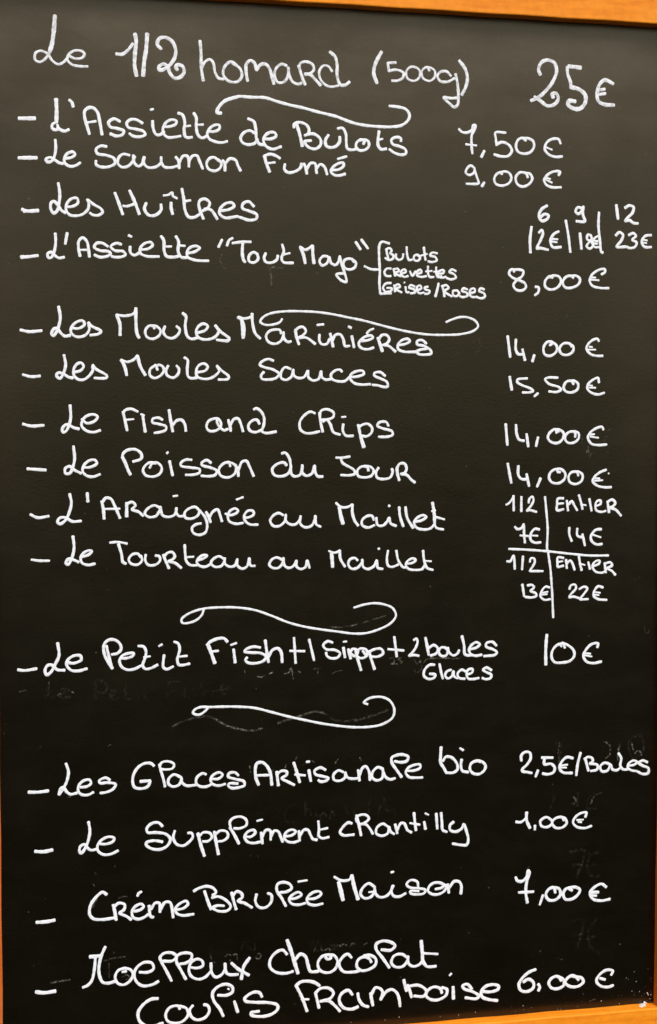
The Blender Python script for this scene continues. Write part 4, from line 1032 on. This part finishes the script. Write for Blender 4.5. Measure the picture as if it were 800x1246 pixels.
2.61 -182.9,-384.2 -175.7,-384.8 -170.7,-382.2 -172.1,-377.0 -178.6,-375.8 -184.3,-379.0 -187.5,-384.6 -185.8,-392.1 -180.1,-396.6 -171.5,-396.1 -166.4,-393.6
2.62 -154.9,-394.2 -159.2,-385.3 -163.5,-376.9 -164.9,-372.4 -161.3,-369.0 -154.1,-369.3 -150.5,-372.8 -154.1,-376.2 -162.8,-375.9
2.63 -142.3,-393.7 -146.9,-384.8 -150.5,-377.2 -149.8,-372.1 -144.0,-370.0 -137.5,-371.5 -137.5,-375.9 -142.6,-379.2 -147.6,-379.6
2.49 -138.2,-383.3 -132.4,-384.4 -127.3,-382.6 -128.1,-378.1 -132.4,-376.3 -137.5,-378.9 -139.7,-385.4 -137.5,-391.4 -131.0,-394.6 -125.2,-393.1 -120.8,-389.0
2.65 -120.1,-380.9 -119.3,-389.9 -115.7,-393.9 -110.6,-392.0 -107.6,-387.1 -107.6,-382.2 -106.2,-390.9 -103.3,-392.6 -95.9,-392.9
2.96 -101.8,-382.3 -95.9,-388.0 -86.2,-394.5
2.96 -85.6,-378.7 -90.8,-386.1 -93.1,-397.6
2.68 -51.8,-378.2 -56.0,-373.9 -61.9,-375.7 -67.1,-382.0 -67.1,-388.7 -61.9,-393.6 -53.0,-395.3 -46.3,-394.0
3.44 -51.8,-365.2 -48.5,-374.4 -44.8,-386.7 -41.9,-396.2
3.00 -44.8,-384.0 -39.6,-378.8 -35.1,-381.4 -32.8,-389.1 -30.5,-395.2 -23.3,-395.8
2.56 -17.0,-383.1 -14.8,-385.3 -11.7,-384.4 -14.0,-381.5 -20.0,-382.5 -23.8,-388.3 -21.5,-395.2 -14.0,-397.7 -7.9,-394.7 -5.7,-388.1 -8.7,-382.6 -14.0,-381.2
2.72 7.2,-385.6 3.4,-382.0 -1.9,-385.4 -4.2,-391.3 -0.4,-397.6 7.2,-398.9 14.1,-398.4
2.73 25.5,-391.2 23.9,-388.1 18.6,-385.7 13.3,-388.1 12.1,-394.0 16.4,-398.1 23.2,-397.6 29.3,-393.8 29.7,-388.5 24.7,-384.7 18.6,-384.5
2.90 42.4,-397.5 36.2,-388.3 30.0,-379.5 30.0,-374.9 36.1,-372.4 44.5,-374.5 47.6,-377.7 43.8,-381.3 34.9,-380.3
2.61 59.3,-389.7 53.8,-385.8 46.9,-386.8 44.2,-392.7 47.7,-397.0 54.7,-397.3 59.3,-392.3 60.0,-388.2 60.1,-394.6 64.7,-398.0 70.1,-396.9 73.2,-394.1
3.23 72.1,-374.8 73.1,-385.0 74.0,-394.2 76.3,-397.7
2.62 74.8,-395.7 77.1,-398.7 81.0,-399.6 86.3,-399.4
2.31 73.9,-386.5 87.9,-388.3
2.91 -166.9,-409.0 -173.0,-409.2 -180.2,-413.8 -184.2,-420.0 -183.8,-426.0 -181.0,-430.3 -176.0,-433.2 -168.8,-433.1 -162.7,-431.4
2.49 -147.8,-420.1 -149.2,-417.1 -156.4,-417.9 -160.1,-423.5 -158.7,-429.6 -152.9,-432.3 -145.6,-431.4 -140.5,-425.9 -142.0,-419.9 -147.8,-417.2
2.64 -136.2,-417.7 -139.1,-421.6 -137.6,-427.6 -132.6,-431.0 -125.3,-429.4 -121.6,-423.8 -123.1,-418.9 -126.4,-417.7
2.80 -109.2,-429.7 -112.1,-423.1 -117.9,-414.4 -118.6,-407.7 -114.3,-402.9 -106.9,-400.9 -101.1,-403.9 -101.1,-408.4 -106.2,-410.9 -114.0,-410.3
2.07 -105.0,-405.1 -104.0,-405.9
2.81 -99.3,-417.0 -96.2,-427.1
2.83 -74.5,-415.0 -76.7,-411.1 -82.6,-410.3 -90.0,-415.2 -89.3,-417.5 -81.2,-419.4 -69.3,-420.6 -60.7,-423.6 -60.4,-427.3 -65.6,-431.4 -75.2,-432.8 -84.1,-430.6 -84.1,-428.7 -77.0,-427.8
3.00 -44.0,-407.7 -39.5,-404.3 -32.0,-404.1 -26.0,-406.1 -22.1,-409.1
2.85 -43.2,-408.1 -38.7,-417.1 -33.5,-431.5
2.25 -38.7,-420.1 -32.0,-420.7
2.71 -26.0,-415.1 -24.5,-421.3 -22.6,-429.4
2.72 -25.7,-415.2 -21.5,-411.7 -13.9,-411.9 -9.4,-416.5 -12.4,-421.5 -21.4,-423.3 -13.9,-423.6 -7.8,-428.7 -3.3,-434.0
2.88 8.1,-419.7 4.3,-415.3 -1.8,-417.8 -4.1,-423.7 -0.2,-430.8 7.4,-432.9 13.5,-431.2
2.89 13.1,-418.6 14.2,-424.4 18.0,-430.0 23.1,-432.0
2.90 24.9,-419.5 26.0,-425.4 27.2,-431.2
2.75 25.6,-421.6 29.4,-415.0 34.0,-416.2 36.3,-420.1 34.5,-426.1 39.4,-419.6 44.8,-417.8 49.4,-421.2 51.8,-427.5 52.6,-434.1
2.92 56.0,-409.8 57.6,-417.3 58.7,-420.4
2.77 59.4,-414.7 61.8,-420.7 63.4,-426.6
2.77 59.1,-416.2 70.3,-416.0 77.3,-421.9 75.0,-426.3 65.7,-425.5
2.78 92.1,-424.9 90.5,-420.7 84.3,-418.6 78.1,-422.0 77.3,-426.5 82.0,-430.2 89.0,-430.8 96.0,-427.2 96.8,-421.9 92.1,-419.6
3.10 102.7,-419.9 103.1,-431.3
2.01 99.2,-409.1 101.0,-407.4
2.80 120.6,-423.4 116.3,-418.6 111.6,-419.7 113.2,-422.5 121.9,-426.2 127.5,-430.5 125.1,-432.7 114.4,-431.0
2.97 129.8,-426.1 137.7,-427.5 145.6,-425.8 146.4,-422.8 140.8,-420.8 133.7,-422.1 129.5,-426.8 130.7,-431.6 136.2,-434.3 145.4,-436.3
S dash
3.26 -271.8,-394.7 -264.8,-396.0 -255.3,-395.3
S price
3.00 182.2,-409.8 175.8,-411.9 169.4,-416.9 166.0,-422.8 168.0,-428.4 174.4,-430.0 180.0,-427.0 179.9,-421.6 175.1,-418.5 170.3,-420.8
3.01 184.9,-423.8 186.4,-426.7 185.1,-430.2
2.86 207.6,-422.5 204.0,-418.0 198.4,-419.1 195.2,-423.5 197.7,-428.4 204.1,-429.7 209.8,-427.0 209.4,-421.5 203.2,-417.9
2.87 224.6,-423.1 219.4,-418.4 213.7,-420.3 211.4,-424.8 216.3,-428.6 223.6,-429.2 229.2,-425.4 227.5,-421.4 218.7,-419.2
2.73 256.9,-420.9 258.5,-417.1 251.9,-415.8 244.6,-420.4 242.3,-425.7 246.4,-430.4 253.8,-432.1 259.1,-430.9
2.89 245.8,-423.1 250.8,-424.8
"""
OLD_STROKES = """
P erased_writing
1.88 -153.4,-168.8 -144.8,-164.9 -134.8,-162.4 -123.2,-161.4 -116.0,-163.9 -107.4,-169.3 -95.7,-173.4 -84.1,-175.4 -73.8,-173.6
1.91 -60.6,-169.8 -51.8,-167.2 -37.0,-163.4
P erased_writing
1.93 -42.9,-164.6 -34.0,-162.1 -25.1,-160.7 -16.2,-164.2 -10.2,-168.6 0.3,-170.5 10.8,-169.8 22.9,-167.3 39.5,-162.0
P erased_writing
1.33 -14.9,-85.8 -3.0,-86.2 10.5,-84.3 22.5,-81.0 37.5,-77.0
P erased_writing
1.42 -259.2,-387.7 -250.8,-386.9 -242.4,-385.9
1.44 -214.1,-371.6 -205.6,-370.1 -195.6,-369.4
1.44 -209.2,-374.2 -209.2,-387.3
1.44 -197.9,-387.5 -194.3,-385.5 -191.5,-388.0 -194.3,-389.9
P erased_writing
1.42 246.0,-199.6 251.5,-202.4 252.5,-211.2 248.0,-216.1
1.43 262.4,-201.2 260.7,-208.1 260.0,-218.4
1.43 273.5,-201.7 275.4,-208.7
1.43 277.3,-212.3 279.1,-209.8 282.8,-210.8 283.8,-214.3
1.41 202.5,-198.6 201.7,-207.1 202.7,-215.8
1.42 216.7,-249.2 219.5,-253.7 215.9,-257.0
1.42 244.9,-247.2 237.6,-250.3 234.1,-257.1
P erased_writing
1.19 -79.7,-378.1 -77.5,-375.3 -75.3,-377.7 -77.5,-380.5 -80.4,-378.8
1.20 -27.6,-377.5 -26.1,-374.6
1.20 -24.6,-377.7 -21.6,-375.7 -19.3,-377.3
1.20 -17.0,-376.8 -14.0,-375.5 -12.5,-377.8
1.21 -8.0,-375.9 -6.5,-373.8 -3.5,-373.2
1.21 -3.5,-374.8 -0.4,-372.7 2.6,-373.7
1.21 5.6,-374.7 8.6,-372.6 10.9,-374.3
1.21 17.8,-374.8 22.3,-372.9
P erased_writing
1.18 -107.6,-376.0 -104.7,-374.0 -101.8,-376.4 -103.2,-380.7
1.18 -100.3,-375.0 -97.4,-374.5 -96.6,-379.8
1.17 -120.8,-370.6 -119.3,-378.0 -116.4,-381.2
P erased_writing
1.16 -89.9,-122.1 -89.2,-126.5
1.17 -79.0,-127.5 -75.3,-128.4 -72.4,-127.0
1.17 -68.0,-125.7 -65.1,-124.4
1.17 -54.8,-126.2 -50.4,-124.9 -48.9,-121.3
1.17 -48.2,-120.6 -46.7,-130.9
1.18 -45.9,-125.8 -41.5,-124.5 -40.0,-126.0
1.18 -28.2,-122.7 -20.8,-122.7
1.18 -24.5,-122.8 -24.5,-127.2
P erased_writing
1.18 -11.8,-127.7 -7.3,-125.6 -2.9,-125.0
1.20 40.8,-116.2 43.8,-114.8 45.3,-119.3 42.3,-120.6 48.4,-120.8
1.20 51.4,-115.0 49.1,-117.2 52.9,-118.8 51.4,-120.9
1.21 63.6,-116.9 66.7,-121.4 69.7,-117.8
1.21 69.7,-118.6 70.5,-126.0 65.2,-129.6 64.4,-126.6
P erased_writing
1.21 68.2,-117.0 71.3,-120.8 75.8,-117.3 85.0,-116.8 95.8,-117.2 105.1,-117.5 108.2,-116.1
P erased_writing
1.08 244.2,85.9 248.1,88.9
1.08 242.6,81.4 248.2,82.9
1.08 240.3,78.4 244.3,79.2
1.08 226.8,73.2 228.5,63.5 230.1,67.2
1.08 221.1,81.4 220.4,75.5
1.08 242.8,68.7 246.1,67.6
1.08 226.0,71.0 225.3,67.2
P erased_writing
1.25 -283.1,-133.8 -279.7,-132.8 -277.6,-132.4
1.26 -251.6,-137.8 -248.8,-136.5
1.26 -239.1,-135.5 -237.7,-136.2
1.25 -258.4,-126.3 -259.1,-137.5
P erased_writing
1.71 -68.2,227.5 -66.7,220.5 -66.4,212.8
1.69 -109.7,237.8 -111.1,232.1 -106.8,226.0
1.71 -69.6,228.2 -56.6,227.8
P erased_writing
1.18 -44.3,-202.8 -42.9,-199.9
1.18 -37.6,-208.2 -31.0,-204.8 -26.5,-206.5
1.18 -53.2,-207.5 -53.9,-211.1
1.19 -8.6,-208.1 -6.3,-204.5
1.19 3.4,-196.1 6.4,-194.7
1.20 15.5,-207.0 14.0,-204.0
1.17 -85.5,-206.7 -84.8,-212.6
1.18 -63.5,-209.2 -65.0,-212.1
P erased_writing
1.00 -201.0,-317.3 -196.8,-316.2 -193.2,-316.4
1.00 -222.1,-303.7 -221.4,-305.9
1.00 -219.4,-316.8 -223.0,-323.8
1.00 -220.7,-293.6 -220.0,-295.1
P erased_writing
0.98 -266.4,-181.8 -265.7,-181.1
0.99 -208.7,-183.7 -206.6,-182.3
0.99 -246.7,-226.1 -241.2,-226.1
0.99 -222.9,-217.1 -220.8,-217.7
P erased_writing
1.14 273.3,-49.4 275.3,-49.7 279.8,-47.1
1.14 284.5,-93.2 285.3,-98.1 287.9,-100.0 289.2,-97.6
P erased_writing
1.11 186.0,-392.6 186.8,-393.4
1.11 203.0,-400.8 208.6,-402.5
1.12 236.0,-444.0 241.7,-442.6
"""
FAINT_STROKES = """
P erased_writing
1.92 -44.3,-242.5 -50.2,-245.2 -53.9,-252.4 -51.7,-258.4 -45.7,-258.7
1.93 -36.1,-240.0 -35.3,-253.4 -35.3,-250.4 -32.4,-248.3 -30.1,-253.7
1.94 -26.4,-250.1 -24.9,-255.4 -21.9,-254.1
1.94 -21.9,-257.1 -18.9,-252.0 -15.9,-255.9
1.94 -12.9,-257.6 -11.4,-251.0 -8.4,-254.8
1.95 2.1,-245.0 2.1,-252.4 5.1,-254.8
1.95 8.2,-254.2 9.7,-251.3
P erased_writing
1.96 24.7,-240.2 22.5,-249.1 23.3,-255.1
1.96 35.4,-240.8 36.9,-243.8 33.1,-249.6 30.9,-256.2
1.97 38.5,-251.4 40.8,-254.5 44.6,-252.5 45.4,-252.5 46.9,-259.3 46.2,-266.8
P erased_writing
2.77 213.7,-301.6 228.2,-300.9 221.3,-326.0
2.77 216.3,-314.1 227.6,-313.3
2.78 242.1,-303.3 234.0,-306.7 231.7,-318.2 237.5,-326.3 244.0,-325.2
2.78 230.9,-315.0 239.8,-314.8
2.78 215.4,-367.5 227.6,-366.8 222.7,-392.9
2.78 216.4,-380.8 227.7,-379.3
2.79 242.2,-365.5 234.2,-376.6 236.1,-392.4 244.3,-399.2
2.79 231.9,-384.3 240.8,-382.6
2.36 221.2,-259.6 221.0,-246.6
2.37 238.8,-247.5 231.6,-252.5 230.9,-260.9 239.0,-262.1
2.35 198.5,-248.5 194.7,-259.8
2.39 274.9,-217.6 270.6,-201.9 282.7,-194.7 285.1,-210.3 274.9,-217.6
2.35 197.9,-198.7 203.9,-202.8 202.2,-221.8
P erased_writing
2.44 -259.1,-127.7 -261.2,-140.3 -252.9,-139.2
2.45 -248.1,-137.3 -241.8,-133.9 -248.1,-133.0 -249.5,-139.3 -241.2,-139.6
2.47 -219.6,-141.9 -218.1,-127.0 -209.1,-129.5 -211.2,-136.5 -218.2,-136.9
2.47 -206.3,-140.9 -201.4,-136.8 -206.3,-136.0 -205.7,-143.1 -199.3,-141.9
2.48 -193.6,-130.0 -193.0,-142.9 -188.8,-143.0
2.49 -183.8,-135.4 -183.1,-143.2
2.49 -177.4,-131.3 -176.1,-143.5 -171.8,-143.0
2.50 -157.6,-144.2 -156.8,-131.3 -146.8,-130.2
2.50 -156.1,-137.8 -149.7,-137.3
2.51 -142.6,-136.1 -141.9,-144.1
2.52 -131.8,-135.8 -137.6,-137.0 -133.3,-142.2 -138.3,-144.2
2.52 -128.2,-130.9 -126.8,-144.6 -124.6,-139.0 -119.6,-139.1 -118.9,-144.9
2.53 -110.2,-133.0 -109.5,-143.8
2.53 -114.5,-138.6 -104.4,-137.5
P erased_writing
1.63 -93.0,-371.1 -91.5,-365.3 -88.5,-364.0 -87.1,-371.6
1.63 -84.9,-367.3 -84.1,-371.8 -81.2,-371.3 -81.2,-366.1
1.65 -30.6,-375.8 -29.1,-368.4 -26.1,-374.6 -23.1,-368.1 -20.8,-375.7
1.65 -17.1,-372.3 -19.3,-375.8 -14.8,-376.9
1.66 -12.5,-371.8 -11.8,-377.1
1.66 -6.5,-372.3 -10.3,-372.7 -7.2,-376.0 -10.3,-377.3
P erased_writing
1.87 115.6,165.2 121.3,169.0 123.3,159.9 117.6,156.2
1.91 239.4,242.6 243.3,246.4 248.3,242.8 243.4,237.2
"""
LABELS = iter([
    'greyish white heading reading Le 1/2 homard (500g)',
    'thick white swash with a hooked end under the heading',
    "white handwriting reading L'Assiette de Bulots",
    'white handwriting reading Le Saumon Fumé',
    'white handwriting reading Les Huîtres',
    "white handwriting reading L'Assiette Tout Mayo",
    'white handwriting reading Les Moules Marinières',
    'thin white swash curling over the word Marinières',
    'white handwriting reading Les Moules Sauces',
    'white handwriting reading Le Fish and Chips',
    'white handwriting reading Le Poisson du Jour',
    "white handwriting reading L'Araignée au Maillet",
    'white handwriting reading Le Tourteau au Maillet',
    'thin white swash with a looped start above Le Petit Fish',
    'white handwriting reading Le Petit Fish + 1 Sirop + 2 boules Glaces',
    'thin white swash with a small loop above Les Glaces',
    'white handwriting reading Les Glaces Artisanale bio',
    'white handwriting reading Le Supplément chantilly',
    'white handwriting reading Crème Brulée Maison',
    'white handwriting reading Moelleux Chocolat Coulis Framboise',
])

def smooth_path(pts, step):
    if len(pts) == 2:
        (x0, y0), (x1, y1) = pts
        n = max(2, int(math.hypot(x1 - x0, y1 - y0) / step))
        return [(x0 + (x1 - x0) * i / n, y0 + (y1 - y0) * i / n) for i in range(n + 1)]
    P = [Vector((*p, 0)) for p in pts]
    P = [P[0] * 2 - P[1]] + P + [P[-1] * 2 - P[-2]]
    out = []
    for i in range(1, len(P) - 2):
        p0, p1, p2, p3 = P[i - 1:i + 3]
        # centripetal Catmull-Rom
        t1 = max((p1 - p0).length, 1e-3) ** 0.5
        t2 = t1 + max((p2 - p1).length, 1e-3) ** 0.5
        t3 = t2 + max((p3 - p2).length, 1e-3) ** 0.5
        n = max(2, int((p2 - p1).length / step))
        for k in range(n):
            t = t1 + (t2 - t1) * k / n
            a1 = p0 * ((t1 - t) / t1) + p1 * (t / t1)
            a2 = p1 * ((t2 - t) / (t2 - t1)) + p2 * ((t - t1) / (t2 - t1))
            a3 = p2 * ((t3 - t) / (t3 - t2)) + p3 * ((t - t2) / (t3 - t2))
            b1 = a1 * ((t2 - t) / t2) + a2 * (t / t2)
            b2 = a2 * ((t3 - t) / (t3 - t1)) + a3 * ((t - t1) / (t3 - t1))
            c = b1 * ((t2 - t) / (t2 - t1)) + b2 * ((t - t1) / (t2 - t1))
            out.append((c.x, c.y))
    out.append((P[-2].x, P[-2].y))
    return out

SEC = [math.pi * k / 6 for k in range(7)]
def ribbon(bm, width, pts, height):
    """a low rounded bead of paint along the stroke, with round ends (millimetres in)"""
    path = smooth_path(pts, 0.45)
    half = width * 0.48
    ends = []
    for a, b in ((path[1], path[0]), (path[-2], path[-1])):
        dx, dy = b[0] - a[0], b[1] - a[1]
        l = math.hypot(dx, dy) or 1
        ends.append((dx / l, dy / l))
    cap = [0.25, 0.55, 0.8, 0.94, 1.0]
    ext = half * 0.55
    full = [(path[0][0] + ends[0][0] * ext * c, path[0][1] + ends[0][1] * ext * c, math.sqrt(max(0.02, 1 - c * c))) for c in reversed(cap)]
    full += [(x, y, 1.0) for x, y in path]
    full += [(path[-1][0] + ends[1][0] * ext * c, path[-1][1] + ends[1][1] * ext * c, math.sqrt(max(0.02, 1 - c * c))) for c in cap]
    ph = random.uniform(0, 6.28)
    ph2 = random.uniform(0, 6.28)
    lift = random.uniform(0.02, 0.05)
    prev = None
    run = 0.0
    for i, (x, y, s) in enumerate(full):
        a = full[max(i - 1, 0)]; b = full[min(i + 1, len(full) - 1)]
        dx, dy = b[0] - a[0], b[1] - a[1]
        l = math.hypot(dx, dy) or 1
        nx, ny = -dy / l, dx / l
        run += l / 2
        w = half * s * (1 + 0.075 * math.sin(run * 0.42 + ph) + 0.05 * math.sin(run * 1.25 + ph2) + 0.025 * math.sin(run * 3.9 + ph))
        ring = [bm.verts.new(up((x + nx * w * math.cos(t)) / 1000, (y + ny * w * math.cos(t)) / 1000,
                                (lift + height * s * math.sin(t)) / 1000)) for t in SEC]
        if prev:
            for k in range(len(SEC) - 1):
                bm.faces.new((prev[k], ring[k], ring[k + 1], prev[k + 1]))
        prev = ring

def write(text, mats, height):
    lines = [l for l in text.splitlines() if l.strip()]
    blocks = []
    for l in lines:
        if l[0] in 'PS':
            blocks.append((l[0], l[2:], []))
        else:
            h, *ps = l.split()
            blocks[-1][2].append((float(h), [tuple(map(float, p.split(','))) for p in ps]))
    head = None
    for kind, name, strokes in blocks:
        bm = bmesh.new()
        for w, pts in strokes:
            ribbon(bm, w, pts, height)
        if name == 'erased_writing':
            heaps = []
            for st in strokes:                     # traces lying apart are parts of their own
                near = [h for h in heaps if any(math.dist(a, b) < 16 for q in h for a in q[1] for b in st[1])]
                heaps = [h for h in heaps if h not in near] + [sum(near, []) + [st]]
            for h in heaps:
                b2 = bmesh.new()
                for w, pts in h:
                    ribbon(b2, w, pts, height)
                link(name, b2, mats(name), root, 'faint grey traces of wiped-off writing', True)
            bm.free()
            continue
        if kind == 'P':
            lab = next(LABELS)
            head = link(name, bm, mats(name), root, lab, True)
            owner = name
        else:
            link(name, bm, mats(owner), head, None, True)
    return head

write(STROKES, lambda n: CHALK_THIN if n == 'heading_line' else CHALK, 0.16)
write(OLD_STROKES, lambda n: GHOST, 0.03)
write(FAINT_STROKES, lambda n: GHOST_FAINT, 0.03)

# chipped and splashed white paint in the frame's lower right corner
SPLASH = marker('white_paint_splash', (0.50, 0.46, 0.40), (0.82, 0.80, 0.74), 300, 0.5)
bm = bmesh.new()
def blob(cx, cy, cz, rx, ry, rz, rot=0.0):
    s = bmesh.ops.create_icosphere(bm, subdivisions=2, radius=1)
    for q in s['verts']:
        j = 1 + random.uniform(-0.25, 0.25)
        x, y = q.co.x * rx * j, q.co.y * ry * j
        c_, s_ = math.cos(rot), math.sin(rot)
        q.co = up(cx + x * c_ - y * s_, cy + x * s_ + y * c_, cz + q.co.z * rz)
for b in [
    (0.2872, -0.4506, 0.0040, 0.0028, 0.0006, 0.0040, 0.08),
    (0.2845, -0.4507, 0.0060, 0.0016, 0.0005, 0.0030, 0.05),
    (0.2904, -0.4500, 0.0008, 0.0013, 0.0014, 0.0006, 0.4),
    (0.2921, -0.4504, 0.0010, 0.0008, 0.0009, 0.0006, 0.4),
    (0.2941, -0.4420, 0.0001, 0.0004, 0.0017, 0.0002, 0.45),
    (0.2934, -0.4408, 0.0001, 0.0006, 0.0005, 0.0002, 0.0),
]:
    blob(*b)
link('paint_splash', bm, SPLASH, root)
bm = bmesh.new()
for k in range(28):
    u = random.random()
    cx = 0.2975 - 0.035 * random.random() ** 1.8
    cy = -0.4495 + 0.036 * random.random() ** 2.0
    g = 0.00012 + 0.00030 * random.random() ** 3
    blob(cx, cy, 0.00005, g, g * random.uniform(0.6, 1.6), 0.00008, random.uniform(0, 3))
link('paint_flecks', bm, SPLASH, root)
bm = bmesh.new()
for k in range(26):
    cx = random.uniform(-0.02, 0.29)
    g = 0.00010 + 0.00022 * random.random() ** 3
    blob(cx, -0.4495 + 0.007 * random.random() ** 2, 0.00005, g * 1.4, g, 0.00008, random.uniform(0, 3))
link('paint_flecks', bm, SPLASH, root)
